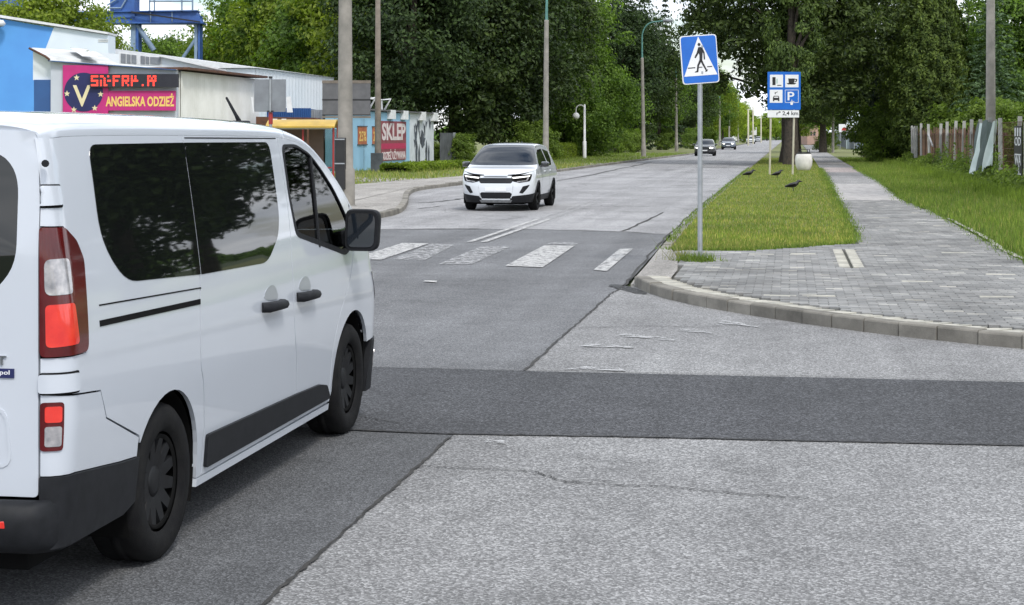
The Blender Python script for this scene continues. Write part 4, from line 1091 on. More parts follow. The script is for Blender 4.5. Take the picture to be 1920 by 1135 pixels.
    patch('lower_grille', fr, [(x * .9, z) for x, z in lo_], [], -.02, .01, .1, BP, c)
    for zz_ in (.70, .745): patch('grille_bar', fr, [(-.40, zz_ * H), (.40, zz_ * H), (.40, (zz_ + .012) * H), (-.40, (zz_ + .012) * H)], [], -.008, .01, .1, M['car_black'], g_)
    patch('skid_plate', fr, [(-.4, .28 * H), (.4, .28 * H), (.36, .22 * H), (-.36, .22 * H)], [], .015, .03, .1, M['rim_silver'], c)
    patch('number_plate', fr, [(-.26, .575 * H), (.26, .575 * H), (.26, .485 * H), (-.26, .485 * H)], [], .012, .01, .1, M['sign_white'], c)
    patch('rear_face', b.rear(), [(-.60, .3), (.60, .3), (.62, .9 * H), (.42, 1.45 * H), (0, 1.49 * H), (-.42, 1.45 * H), (-.62, .9 * H)], [], 0, .02, .12, PT, c)
    patch('rear_window', b.rear(), round_poly([(-.5, 1.08 * H), (.5, 1.08 * H), (.38, 1.4 * H), (-.38, 1.4 * H)], .05), [], .006, .01, .15, GD, c)
    wt = lambda p: k * (2.42 + .12 * math.sin(p)); wb = lambda p: k * (3.32 + .22 * math.sin(p))
    b.top('roof', .33 * k, wt, ns=20, npi=24, mat=M[roof or paint], parent=c)
    b.top('windscreen', wt, wb, R(20), R(160), 14, 22, -.004, M['glass_screen'], c)
    b.top('pillar', wt, wb, 0, R(20), 14, 6, 0, M['car_black'], c); b.top('pillar', wt, wb, R(160), R(180), 14, 6, 0, M['car_black'], c)
    b.top('bonnet', lambda p: k * (3.335 + .22 * math.sin(p)), 4.509 * k, ns=18, npi=24, mat=PT, parent=c)
    mb = MB(); mb.box((0, 2.2 * k, .24), (1.3, 4.0 * k, .14)); mb.box((0, 2.3 * k, .7 * H), (1.3, 3.4 * k, .5)); mb.build('underbody', LB, c)
    mb = MB(); mb.add([(-.02, .55 * k, 1.57 * H), (.02, .55 * k, 1.57 * H), (.012, .42 * k, 1.66 * H), (-.012, .42 * k, 1.66 * H), (0, .40 * k, 1.57 * H)], [(0, 1, 2, 3), (1, 4, 2), (4, 0, 3), (4, 3, 2)]); mb.build('antenna_fin', M['car_black'], c)
    return c

make_car('suv', 'white crossover car with black roof approaching in the oncoming lane near the crossing', (-7.02, 44.45, 0), math.pi, 'suv_white', 1.0, 1.02, 'suv_white', .07)
make_car('car', 'small black car with headlights on behind the crossing sign pole', (-7.45, 153.4, 0), math.pi, 'car_black', .86, .93, None, .14, 'rim_silver', False, 'on', 'cars approaching in the distance')
make_car('car', 'blue grey estate car with headlights on, following the small black car', (-7.75, 221.2, 0), math.pi, 'car_blue_grey', 1.05, .98, None, .16, 'rim_silver', True, 'on', 'cars approaching in the distance')
make_car('car', 'white car third in the distant queue of approaching traffic', (-8.3, 371, 0), math.pi, 'suv_white', 1.0, 1.0, None, .2, 'rim_dark', True, 'drl', 'cars approaching in the distance')
make_car('car', 'pale silver car farthest back in the approaching traffic', (-8.2, 455, 0), math.pi, 'car_silver', 1.0, .97, None, .2, 'rim_dark', True, 'drl', 'cars approaching in the distance')
# ------------------------------------------------------------------ signs, poles, furniture
def at(x, y, d):
    """point of the place at depth d seen towards (x, y) of the photograph"""
    X = (x - 960) * d / 3139
    return Vector((X * CA - d * SA, d * CA + X * SA, 1.85 + (254 - y) * d / 3139))

def disc(c, r, n=14): return [(c[0] + r * math.cos(2 * math.pi * i / n), c[1] + r * math.sin(2 * math.pi * i / n)) for i in range(n)]
def plate(name, polys, y, m, parent, t=.003):
    """flat shapes in x,z raised towards -y"""
    mb = MB()
    for p in polys:
        a = sum(p[i][0] * p[(i + 1) % len(p)][1] - p[(i + 1) % len(p)][0] * p[i][1] for i in range(len(p)))
        mb.wallpoly(p if a > 0 else p[::-1], y - t, y)
    return mb.build(name, MATS[m], parent)

# crossing sign
cs = thing('crossing_sign', 'blue pedestrian crossing sign with white triangle on a grey steel pole', 'road sign', (-1.22, 23.3, .1), 0)
mb = MB(); mb.tube([(0, 0, 0), (0, 0, 3.02)], .034, 16); mb.build('pole', MATS['galv'], cs)
sp_ = thing('sign_panel', None, None); del sp_
def spanel(parent, loc, rz, tilt):
    o = bpy.data.objects.new('sign_panel', None); COL.objects.link(o); o.parent = parent; o.location = loc; o.rotation_euler = (0, tilt, rz); return o
pw, ph = .27, .335
rzs = R(24)
bx = lambda w, h, r: round_poly([(-w, -h), (w, -h), (w, h), (-w, h)], r, 5)
def rot_me(o): o.rotation_euler = (0, R(-4.5), rzs); o.location = (-.005, -.045, 2.80); return o
mb = MB(); mb.wallpoly(bx(pw, ph, .05), -.004, .012)
panel = rot_me(mb.build('sign_panel', MATS['sign_white'], cs))
plate('blue_field', [bx(pw - .013, ph - .013, .045)], -.005, 'sign_blue', panel, .002)
plate('white_triangle', [[(-.245, -.225), (.245, -.225), (0, .315)]], -.0075, 'sign_white', panel, .002)
fig = [disc((.005, .205), .022, 16),
       [(-.012, .168), (.022, .172), (.045, .145), (.05, .10), (.036, -.02), (-.006, -.02), (.0, .06), (-.012, .10)],
       [(-.012, .165), (.005, .14), (-.005, .09), (-.058, .02), (-.078, .03), (-.035, .10)],
       [(.028, .165), (.052, .155), (.078, .09), (.078, -.005), (.060, -.008), (.058, .08), (.035, .12)],
       [(-.006, -.01), (.026, -.02), (-.018, -.09), (-.035, -.175), (-.085, -.178), (-.088, -.168), (-.056, -.155), (-.044, -.08)],
       [(.004, -.02), (.036, -.015), (.062, -.08), (.098, -.158), (.11, -.155), (.105, -.14), (.10, -.172), (.068, -.178), (.074, -.155), (.036, -.085)]]
plate('walking_figure', fig, -.0098, 'sign_black', panel, .002)
plate('crossing_bar', [[(-.185, -.118), (-.075, -.118), (-.075, -.104), (-.185, -.104)], [(-.02, -.116), (.03, -.116), (.03, -.104), (-.02, -.104)], [(.10, -.116), (.175, -.116), (.175, -.103), (.10, -.103)]], -.0098, 'sign_black', panel, .0018)
mb = MB(); mb.box((0, 0, 2.62), (.09, .09, .03)); mb.box((0, 0, 2.98), (.09, .09, .03)); mb.build('clamp', MATS['galv'], cs)

# service sign on two cream posts
d = 74.0; k = d / 3139
p0 = at(1468, 333, d)
ss_ = thing('service_sign', 'blue services board with fuel, cup, car wash and parking pictograms on two cream posts', 'road sign', (p0.x, p0.y, .1), YAW)
X = lambda px: (px - 1468) * k
Z = lambda py: 1.75 + (254 - py) * k
for a, b_ in ((1443.5, 1447), (1486.5, 1491)):
    mb = MB(); mb.tube([(X(a), .05, 0), (X(b_), .05, Z(140))], .045, 10); mb.build('post', MATS['cream_post'], ss_)
def quad(x0, y0, x1, y1): return [(X(x0), Z(y1)), (X(x1), Z(y1)), (X(x1), Z(y0)), (X(x0), Z(y0))]
mb = MB(); mb.wallpoly(round_poly(quad(1439, 135, 1501, 206), .03), -.03, 0); bd = mb.build('board', MATS['sign_blue'], ss_)
for q in ((1443.5, 140.5, 1468, 164), (1472, 140.5, 1497, 164), (1443, 168.5, 1467, 193)):
    plate('pictogram_field', [quad(*q)], -.031, 'sign_white', bd, .004)
plate('parking_frame', [quad(1471.5, 168.5, 1497, 169.4), quad(1471.5, 192.2, 1497, 193), quad(1471.5, 168.5, 1472.3, 193), quad(1496.2, 168.5, 1497, 193)], -.031, 'sign_white', bd, .004)
def pq(P): return [(X(x), Z(y)) for x, y in P]
plate('fuel_pump', [pq([(1448, 160), (1454, 160), (1454, 145), (1448, 145)]), pq([(1457, 161), (1465, 161), (1465, 159.6), (1457, 159.6)])], -.036, 'sign_black', bd)
plate('pump_hose', [pq([(1456, 148), (1457.2, 148), (1457.2, 157), (1456, 157)])], -.036, 'totem_green', bd)
plate('cup', [pq([(1477.5, 147.5), (1490, 147.5), (1489, 155), (1486, 157.5), (1481, 157.5), (1478.5, 155)]), pq([(1474.5, 156), (1493, 156), (1490, 158.6), (1477, 158.6)]), pq([(1490, 148), (1494.5, 148.5), (1494, 153), (1489.5, 154.5), (1490, 152.5), (1492, 151.8), (1492.4, 150), (1490, 149.6)])], -.036, 'sign_black', bd)
plate('car_pictogram', [pq([(1449, 190), (1449, 184), (1450.5, 180), (1459.5, 180), (1461, 184), (1461, 190), (1458.5, 190), (1458.5, 188), (1451.5, 188), (1451.5, 190)]), pq([(1452, 174), (1458, 172), (1458, 173), (1454, 174.6), (1454, 177), (1453, 177)])], -.036, 'sign_black', bd)
plate('windscreen_gap', [pq([(1451, 183.6), (1459, 183.6), (1458.6, 181.4), (1451.4, 181.4)])], -.040, 'sign_white', bd, .002)
text('letter_p', 'P', 16 * k, 'sign_white', bd, (X(1482), -.034, Z(188.5)), (R(90), 0, 0), 1.25)
plate('tap_pictogram', [pq([(1482, 197), (1486, 197), (1487, 192), (1481.5, 192)]), pq([(1484, 192), (1485, 192), (1485, 187), (1484, 187)]), pq([(1482, 190), (1489, 190), (1489, 191), (1482, 191)])], -.034, 'sign_white', bd)
mb = MB(); mb.wallpoly(quad(1439, 207, 1498, 220.5), -.03, 0); sb = mb.build('distance_board', MATS['sign_white'], ss_)
text('distance_text', 'r\u00ba 2,4 km', 8.6 * k, 'sign_black', sb, (X(1476), -.031, Z(217.5)), (R(90), 0, 0), .92)

# litter bin
b_ = at(1507, 322, 83)
bn = thing('litter_bin', 'round pale concrete litter bin with black metal frame beside the tree trunk', 'bin', (b_.x, b_.y, .1), .3)
mb = MB(); mb.lathe([(.26, 0), (.32, .05), (.40, .25), (.43, .5), (.40, .74), (.34, .84), (.31, .84), (.30, .5)], 'z', 22); mb.build('bin_body', MATS['bin_concrete'], bn)
mb = MB(); mb.lathe([(.31, .835), (.36, .84), (.37, .87), (.30, .88)], 'z', 20)
for x, y in ((-.2, -.15), (.25, -.15), (.25, .2), (-.2, .2)): mb.tube([(x, y, .7), (x, y, 1.05)], .018, 6)
for z in (.9, 1.05): mb.tube([(-.2, -.15, z), (.25, -.15, z), (.25, .2, z), (-.2, .2, z), (-.2, -.15, z)], .016, 6)
mb.build('lid_frame', MATS['sign_black'], bn)

# lamp posts along the far side of the road
def lamp_mesh():
    t = thing('street_lamp', 'x', 'street lamp')
    mb = MB(); mb.lathe([(.20, 0), (.2, .9), (.165, .95), (.155, 2), (.12, 7.9), (.12, 8.0), (.001, 8.0)], 'z', 14); mb.build('pole', MATS['concrete_pole'], t)
    mb = MB(); mb.lathe([(.128, 2.9), (.13, 2.95), (.128, 3.0)], 'z', 14); mb.build('band', MATS['galv'], t)
    mb = MB(); pts = [(0, 0, 7.7), (.0, 0, 8.3), (0.02, 0, 9.6)] + [(.02 + 1.0 * (1 - math.cos(a)), 0, 9.6 + 1.25 * math.sin(a)) for a in np.linspace(.15, R(80), 9)] + [(1.9, 0, 10.93)]
    mb.tube(pts, [.09, .075] + [.055] * (len(pts) - 2), 8); mb.build('arm', MATS['green_pipe'], t)
    mb = MB(); mb.lathe([(.01, -.35), (.11, -.3), (.14, 0), (.12, .3), (.05, .42), (.001, .43)], 'x', 12, (2.05, 0, 10.93)); mb.build('lamp_head', MATS['sign_back'], t)
    return t
lp = lamp_mesh()
L_ = ['thick concrete lamp post with a black box strapped to it', 'concrete lamp post rising just behind the approaching white car', 'concrete lamp post with curved green arm standing in the grass left of the crossing sign', 'concrete lamp post directly left of the crossing sign panel', 'fifth concrete lamp post along the far side of the road', 'sixth concrete lamp post along the far side of the road', 'seventh concrete lamp post along the far side, small in the distance', 'eighth concrete lamp post along the far side, hardly visible']
for i, (u, v_) in enumerate(((-10.95, 40.6), (-13.0, 89.6), (-11.55, 134.5), (-12.2, 184), (-12.0, 232), (-11.4, 280), (-11.6, 330), (-11.5, 385))):
    o = lp if i == 0 else copy_tree(lp)
    o.location = (u, v_, .09); o['label'] = L_[i]; o['group'] = 'street lamps along the far side'
    o.rotation_euler = (0, R((0, .5, -.9, -.5, .6, 0, .4, 0)[i]), (0, R(55), 0, R(8), 0, 0, 0, 0)[i])
p1 = lp
# extra fittings of the nearest one
mb = MB(); mb.box((.0, 0, 0), (.24, .2, 1.28), bev=.015); bxo = mb.build('control_box', MATS['sign_black'], p1, loc=(-.05, -.24, 1.06)); bxo['label'] = 'black box strapped to the pole'
for z in (1.66, 1.06):
    mb = MB(); mb.lathe([(.185, -.018), (.19, 0), (.185, .018)], 'z', 14, (0, 0, z)); mb.box((-.05, -.345, z), (.25, .012, .03)); mb.build('strap', MATS['galv'], p1)
for ch in p1.children:
    if ch.name.startswith('pole'):
        me = ch.data.copy(); ch.data = me
        for vv in me.vertices: vv.co.x *= 1.22; vv.co.y *= 1.22

# timber pole by the shop, concrete pole by the fence
a = thing('utility_pole', 'slim timber utility pole standing in front of the blue painted shop wall', 'pole', (-19.6, 78.7, .1), 0)
mb = MB(); mb.lathe([(.17, 0), (.15, 3), (.12, 8.6), (.001, 8.6)], 'z', 12); mb.build('shaft', MATS['wood_pole'], a)
mb = MB(); mb.box((0, -.2, .45), (.55, .3, .9), bev=.02); mb.build('base_box', MATS['gate_grey'], a)
mb = MB(); mb.lathe([(.12, 8.5), (.14, 8.7), (.09, 9.0), (.001, 9.0)], 'z', 10); mb.build('cap', MATS['rust'], a)
a = thing('utility_pole', 'tall weathered concrete pole behind the crumpled banner on the fence', 'pole', (7.75, 67.5, .1), 0)
mb = MB(); mb.lathe([(.20, 0), (.19, 2), (.145, 10), (.001, 10)], 'z', 14); mb.build('shaft', MATS['concrete_pole'], a)
mb = MB(); mb.box((0, 0, 9.7), (1.6, .1, .1)); mb.build('crossarm', MATS['galv'], a)
a = thing('utility_pole', 'thin grey pole beside the far footpath left of the grey fence', 'pole', (4.35, 172, .1), 0)
mb = MB(); mb.lathe([(.14, 0), (.11, 6.2), (.001, 6.2)], 'z', 10); mb.build('shaft', MATS['concrete_pole'], a)

# small white park lamp
pk = at(1096, 278, 126)
a = thing('park_lamp', 'small white lamp post with hooked arm and round globe behind the hedge', 'street lamp', (pk.x, pk.y, .1), YAW)
mb = MB(); mb.lathe([(.14, 0), (.14, 1.3), (.09, 1.35), (.08, 4.05), (.001, 4.1)], 'z', 10); mb.build('post', MATS['white_metal'], a)
mb = MB(); mb.tube([(0, 0, 3.7)] + [(-.32 + .32 * math.cos(t), 0, 3.7 + .33 * math.sin(t)) for t in np.linspace(.2, math.pi, 9)] + [(-.64, 0, 3.4)], .04, 6); mb.build('hook', MATS['white_metal'], a)
mb = MB(); mb.lathe([(.001, -.26), (.15, -.22), (.25, -.08), (.26, .05), (.18, .2), (.06, .26)], 'z', 12, (-.64, 0, 3.2)); mb.build('globe', MATS['sign_white'], a)

# backs of signs on the left
d = 48; k = d / 3139; c0 = at(507, 330, d)
a = thing('road_sign', 'grey back of a traffic sign with folded side flaps above the van roof', 'road sign', (c0.x, c0.y, .1), YAW)
X = lambda px: (px - 507) * k
Z = lambda py: 1.75 + (254 - py) * k
mb = MB(); mb.tube([(0, .06, 0), (0, .06, Z(146))], .045, 10); mb.build('post', MATS['galv'], a)
mb = MB(); mb.tube([(0, .06, Z(233)), (0, .06, Z(211))], .062, 10); mb.build('red_band', MATS['shelter_red'], a)
mb = MB(); mb.wallpoly(round_poly(quad(476.5, 149, 536, 210), .03), .0, .02); mb.build('panel', MATS['sign_back'], a)
for q in ([(471, 182), (475, 182), (477, 211), (474.5, 211)], [(537, 182), (545, 181), (549, 211), (538, 211)]):
    mb = MB(); mb.wallpoly(pq(q)[::-1], -.02, .03); mb.build('flap', MATS['white_metal'], a)
mb = MB(); mb.tube([(0, -.02, Z(210)), (0, -.02, Z(149))], .035, 8); mb.build('rail', MATS['galv'], a)
mb = MB(); mb.box((0, .03, Z(145)), (.1, .1, .05)); mb.build('cap', MATS['sign_black'], a)
mb = MB(); mb.box((0, .0, Z(209)), (.18, .1, .04)); mb.build('bracket', MATS['sign_black'], a)
d = 56; k = d / 3139; c0 = at(650, 330, d)
a = thing('billboard', 'dark grey back of a wide two-part board behind the thick concrete lamp post', 'billboard', (c0.x, c0.y, .1), YAW)
X = lambda px: (px - 650) * k
for px in (645, 652): mb = MB(); mb.box((X(px), .08, Z(190) / 2), (.08, .08, Z(190))); mb.build('post', MATS['sign_grey'], a)
for q in ((604.5, 156.5, 694.5, 186), (604.5, 188.5, 694.5, 215)):
    mb = MB(); mb.wallpoly(quad(*q), -.01, .02); mb.build('panel', MATS['sign_grey'], a)
for y0, y1, m in ((151, 156.5, 'rust'), (186, 188.5, 'sign_black'), (215, 217, 'sign_black'), (218, 221.5, 'rust')):
    mb = MB(); mb.wallpoly(quad(604, y0, 695, y1), -.02, .06); mb.build('beam', MATS[m] if m != 'rust' else MATS['wood_pole'], a)

# bus shelter
d = 66; k = d / 3139; c0 = at(575, 335, d)
a = thing('bus_shelter', 'bus shelter with arched yellow roof and red posts beside the blue shop wall', 'bus shelter', (c0.x, c0.y, .1), YAW)
X = lambda px: (px - 575) * k
for x, y in ((X(625), 0), (X(568), 0), (X(510), 0), (X(625), 1.6), (X(510), 1.6)):
    mb = MB(); mb.tube([(x, y, 0), (x, y, 2.15)], .04, 8); mb.build('post', MATS['shelter_red'], a)
mb = MB(); n = 16; pr = [(-.35 + 2.3 * i / n, 2.02 + .36 * math.sin(math.pi * (i + 1.5) / (n + 3))) for i in range(n + 1)]
x0, x1 = X(500), X(629)
vs = [(x0, y, z) for y, z in pr] + [(x1, y, z) for y, z in pr] + [(x0, y, z - .06) for y, z in pr] + [(x1, y, z - .06) for y, z in pr]; m_ = n + 1
mb.add(vs, [(i, m_ + i, m_ + i + 1, i + 1) for i in range(n)] + [(2 * m_ + i + 1, 3 * m_ + i + 1, 3 * m_ + i, 2 * m_ + i) for i in range(n)] + [(i, i + 1, 2 * m_ + i + 1, 2 * m_ + i) for i in range(n)] + [(m_ + i, 3 * m_ + i, 3 * m_ + i + 1, m_ + i + 1) for i in range(n)] + [(0, 2 * m_, 3 * m_, m_), (n, m_ + n, 3 * m_ + n, 2 * m_ + n)])
mb.build('roof', MATS['shelter_yellow'], a)
mb = MB(); mb.box(((x0 + x1) / 2, -.02, 2.05), (x1 - x0 - .3, .06, .12)); mb.build('fascia', MATS['white_metal'], a)
for xa, xb, m_ in ((510, 566, 'shelter_brown'), (570, 598, 'shelter_brown'), (599, 623, 'glass_clear')): mb = MB(); mb.box(((X(xa) + X(xb)) / 2, 1.6, 1.15), (X(xb) - X(xa), .03, 1.7)); mb.build('back_panel', MATS[m_], a)
mb = MB(); mb.box((X(510), .8, 1.15), (.03, 1.5, 1.7)); mb.build('side_glass', MATS['glass_clear'], a)
mb = MB(); mb.box((X(567), 1.3, .45), (2.0, .35, .05)); mb.box((X(545), 1.3, .2), (.06, .3, .45)); mb.box((X(590), 1.3, .2), (.06, .3, .45)); mb.build('bench', MATS['shelter_red'], a)

# ------------------------------------------------------------------ buildings on the left
def frame(name, label, cat, px, d):
    c = at(px, 300, d); t = thing(name, label, cat, (c.x, c.y, 0), YAW)
    kk = d / 3139
    return t, (lambda x: (x - px) * kk), (lambda y: 1.85 + (254 - y) * kk)
# tall blue hall
t, X, Z = frame('hall', 'tall hall with bright blue and white gable wall at the far left', 'building', 100, 84)
mb = MB(); mb.wallpoly([(X(-160), 0), (X(101), 0), (X(101), Z(52.5)), (X(-160), Z(8))], 0, 1.6); mb.build('blue_wall', MATS['hall_blue'], t)
mb = MB(); mb.wallpoly([(X(86), 0), (X(203), 0), (X(203), Z(66)), (X(101.5), Z(51)), (X(86), Z(91))], -.03, 1.5); mb.build('white_wall', MATS['hall_white'], t)
mb = MB(); mb.wallpoly([(X(-165), Z(2)), (X(204), Z(61)), (X(204), Z(65)), (X(-165), Z(8))], -.25, 1.8); mb.build('roof', MATS['white_metal'], t)
for y in (75, 78): mb = MB(); mb.box((X(194), -.05, Z(y)), (X(204) - X(186), .03, .05)); mb.build('louvre', MATS['roof_grey'], t)
mb = MB(); mb.lathe([(.3, 0), (.42, .12), (.3, .3), (.05, .34)], 'z', 14, (X(2), -.6, Z(51))); mb.box((X(2), -.3, Z(46)), (.1, .6, .1)); mb.build('wall_lamp', MATS['white_metal'], t)
# clothing shop with big sign
t, X, Z = frame('clothing_shop', 'low grey shop building carrying the magenta clothing sign', 'building', 211, 70)
mb = MB(); mb.wallpoly([(X(95), 0), (X(331), 0), (X(331), Z(131)), (X(95), Z(115.5))], 0, 2); mb.build('front_wall', MATS['plaster_grey'], t)
mb = MB(); mb.wallpoly([(X(58), Z(150)), (X(94.5), Z(150)), (X(94.5), Z(115)), (X(90), Z(108)), (X(58), Z(93))], .3, 6.5); mb.build('side_wall', MATS['panel_white'], t)
mb = MB(); mb.wallpoly([(X(61), 0), (X(95.2), 0), (X(95.2), Z(149.5)), (X(61), Z(149.5))], .2, 6); mb.build('blue_door', MATS['deep_blue'], t)
def lq(px, py, dy): D = 70 + dy; return ((px - 960) * D / 3139 - (211 - 960) * 70 / 3139, dy, 1.85 + (254 - py) * D / 3139)
mb = MB(); mb.add([lq(93, 114.5, -.25), lq(333, 131, -.25), lq(333, 129.5, 2.2), lq(218, 119, 2.2), lq(180, 97, 6), lq(61, 89.5, 6), lq(57, 91.5, 0), lq(86, 104.5, -.15)], [(0, 1, 2, 3), (0, 3, 4, 5, 6, 7)])
rf = mb.build('roof', MATS['roof_grey'], t)
mb = MB(); mb.tube([(X(57), -.2, Z(91)), (X(88), -.3, Z(106)), (X(97), -.3, Z(113))], .05, 6); mb.build('verge_trim', MATS['rust'], rf)
mb = MB(); mb.wallpoly([(X(93), Z(115.5)), (X(332), Z(132.5)), (X(332), Z(131)), (X(93), Z(113.8))], -.28, -.2); mb.build('gutter', MATS['deep_blue'], rf)
mb = MB(); a_ = [(X(138), 1.3, Z(109.5)), (X(163), 1.3, Z(110.5)), (X(170), 5, Z(96)), (X(135), 5, Z(94))]
mb.add([(x, y - .05, z + .16) for x, y, z in (lq(155, 113, .5), lq(186, 114.5, .8), lq(164, 98.5, 5.3), lq(131, 96.5, 5.2))], [(0, 1, 2, 3)]); mb.build('skylight', MATS['glass_dark'], rf)
# clerestory behind
t2, X2, Z2 = frame('clerestory_block', 'white block with a strip of grey windows rising behind the shop roof', 'building', 300, 79)
mb = MB(); mb.wallpoly([(X2(175), 0), (X2(408), 0), (X2(408), Z2(130)), (X2(305), Z2(107)), (X2(224), Z2(97)), (X2(222), Z2(102)), (X2(176), Z2(97))], 0, 2); mb.build('wall', MATS['panel_white'], t2)
mb = MB(); mb.wallpoly([(X2(300), Z2(103.5)), (X2(410), Z2(128)), (X2(410), Z2(131)), (X2(300), Z2(106.5))], -.3, 2.3); mb.build('roof_edge', MATS['white_metal'], t2)
for xa, xb in ((227, 236), (238, 245), (247, 256), (264, 272), (273.5, 280), (282, 301)):
    o_ = (xa - 227) * .12
    mb = MB(); mb.wallpoly([(X2(xa), Z2(118 + o_ * .3)), (X2(xb), Z2(119 + o_ * .3)), (X2(xb), Z2(101.5 + o_)), (X2(xa), Z2(100.5 + o_))], -.06, -.02); w_ = mb.build('window', MATS['sign_back'], t2)
mb = MB(); mb.wallpoly([(X2(224), Z2(120.5)), (X2(304), Z2(124)), (X2(304), Z2(106.5)), (X2(224), Z2(96.5))], -.02, .0); mb.build('window_frame', MATS['white_metal'], t2)
# sign
t, X, Z = frame('shop_sign', 'magenta shop sign with a navy disc, cream V and yellow lettering on the grey shop', 'sign', 211, 69.8)
def q4(x0, y0, x1, y1): return [(X(x0), Z(y1)), (X(x1), Z(y1)), (X(x1), Z(y0)), (X(x0), Z(y0))]
mb = MB(); mb.wallpoly(q4(118, 122.5, 203, 218), -.02, .05); bd = mb.build('logo_board', MATS['magenta'], t)
c_ = (X(157), Z(173)); rr_ = 36.5 * 69.8 / 3139
dd_ = [p for p in [(c_[0] + rr_ * math.cos(a_), c_[1] + rr_ * math.sin(a_)) for a_ in np.linspace(0, 2 * math.pi, 40, endpoint=False)]]
plate('navy_disc', [dd_], -.021, 'navy', bd, .01)
text('letter_v', 'V', 40 * 69.8 / 3139, 'letter_cream', bd, (X(154), -.036, Z(200)), (R(90), 0, 0), .95)
def star(cx, cy, r): return [(X(cx) + (r if i % 2 == 0 else r * .42) * .0222 * math.sin(i * math.pi / 5), Z(cy) + (r if i % 2 == 0 else r * .42) * .0222 * math.cos(i * math.pi / 5)) for i in range(10)]
plate('stars', [star(x, y, 6) for x, y in ((144, 146), (126, 176), (189, 177), (139, 206), (178, 203))], -.032, 'letter_cream', bd, .004)
mb = MB(); mb.wallpoly(q4(203.4, 170.5, 329.5, 207.5), -.02, .05); nb = mb.build('name_board', MATS['magenta'], t)
text('name_letters', 'ANGIELSKA ODZIE\u017b', 25 * 69.8 / 3139, 'letter_yellow', nb, (X(263), -.026, Z(200)), (R(90), 0, 0), .58, bold=.05)
a_ = nb.children[0]; wd_ = max(v_.co.x for v_ in a_.data.vertices) - min(v_.co.x for v_ in a_.data.vertices)
a_.scale.x = (128 * 69.8 / 3139) / wd_
t, X, Z = frame('led_display', 'black strip display with red running letters above the yellow lettering', 'display', 251, 69.7)
mb = MB(); mb.wallpoly(q4(170, 139, 335, 164), -.12, .08); lb = mb.build('housing', MATS['led_board'], t)
pat = ["1111.11..1..1111.1111.1.1......11.11", "1......1....1....1..1.1.1......1.1.1", "1111.1.1.11.111..1111.1111.....11111", "...1.1.1....1....1.1..1........1..1.", "1111.1.11...1....1..1.1.....1..1..1."]
dots = []
for r_, row in enumerate(pat):
    for i, ch in enumerate(row):
        if ch == '1': dots.append(q4(172 + i * 3.4, 142 + r_ * 4.1, 175.2 + i * 3.4, 145.4 + r_ * 4.1))
plate('red_letters', dots, -.121, 'led_red', lb, .004)

# corrugated store and white hall farther back
t = thing('store', 'long white corrugated store with rusty roof edge right of the clothing sign', 'building', (0, 0, 0))
u0 = -25.25
def wallstrip(name, u, v0, v1, z0, z1, m, par, pitch=None, depth=.04):
    mb = MB()
    if not pitch: mb.add([(u, v0, z0), (u, v1, z0), (u, v1, z1), (u, v0, z1)], [(0, 1, 2, 3)])
    else:
        n = int((v1 - v0) / pitch * 2); vs = []
        for i in range(n + 1):
            v_ = v0 + (v1 - v0) * i / n; uu = u + (depth if (i // 1) % 2 else 0)
            vs += [(uu, v_, z0), (uu, v_, z1)]
        mb.add(vs, [(2 * i, 2 * i + 2, 2 * i + 3, 2 * i + 1) for i in range(n)])
    return mb.build(name, MATS[m], par)
v0, v1 = 67.2, 77.6
wallstrip('wall', u0, v0, v1, 0, 4.55, 'corrugated_white', t, .25, .03)
mb = MB(); mb.box((u0 - .85, (v0 + v1) / 2, 2.25), (1.6, v1 - v0 - .02, 4.5)); mb.build('core', MATS['corrugated_white'], t)
mb = MB(); mb.box((u0 - .7, (v0 + v1) / 2, 4.66), (2.2, v1 - v0 + .5, .10)); mb.build('roof', MATS['rust'], t)
t = thing('hall', 'large white metal-clad hall behind the grey sign backs', 'building', (0, 0, 0))
u0, v0, v1 = -27.0, 82.5, 97.5
wallstrip('clad_wall', u0, v0, v1, 0, 5.3, 'panel_white', t, .6, .03)
mb = MB(); mb.prism([(u0 - 16, v0), (u0 - .02, v0), (u0 - .02, v1), (u0 - 16, v1)], 0, 5.28); mb.build('core', MATS['panel_white'], t)
mb = MB(); mb.add([(u0 - 16.2, v0 - .2, 5.3), (u0 + .15, v0 - .2, 5.3), (u0 + .15, v1 + .2, 5.3), (u0 - 16.2, v1 + .2, 5.3), (u0 - 8, v0 - .2, 6.4), (u0 - 8, v1 + .2, 6.4)], [(0, 1, 4), (3, 5, 2), (1, 2, 5, 4), (0, 4, 5, 3)]); mb.build('roof', MATS['white_metal'], t)
# containers
d = 79; kk = d / 3139
t, X, Z = frame('container', 'blue shipping container with grey door end in front of the white hall', 'container', 560, 79)
mb = MB()
n = 40
vs = []
for i in range(n + 1): vs += [(X(500) + (X(583) - X(500)) * i / n, -.05 * (i % 2), 0), (X(500) + (X(583) - X(500)) * i / n, -.05 * (i % 2), Z(203))]
mb.add(vs, [(2 * i, 2 * i + 2, 2 * i + 3, 2 * i + 1) for i in range(n)]); mb.box(((X(500) + X(583)) / 2, 1.25, Z(203) / 2 - .02), (X(583) - X(500), 2.4, Z(203) - .04)); mb.build('body', MATS['deep_blue'], t)
mb = MB(); mb.box(((X(583) + X(605)) / 2 + .01, 1.2, Z(206) / 2), (X(605) - X(583), 2.4, Z(206))); de = mb.build('door_end', MATS['sign_back'], t)
for px in (590, 598): mb = MB(); mb.tube([(X(px), -.03, .2), (X(px), -.03, Z(208))], .03, 6); mb.build('lock_bar', MATS['galv'], de)
t, X, Z = frame('shed', 'low rusty brown shed standing before the blue container', 'shed', 550, 76)
mb = MB(); mb.wallpoly([(X(480), 0), (X(604), 0), (X(604), Z(232)), (X(590), Z(221)), (X(480), Z(219))], 0, 2.2); mb.build('wall', MATS['rust'], t)
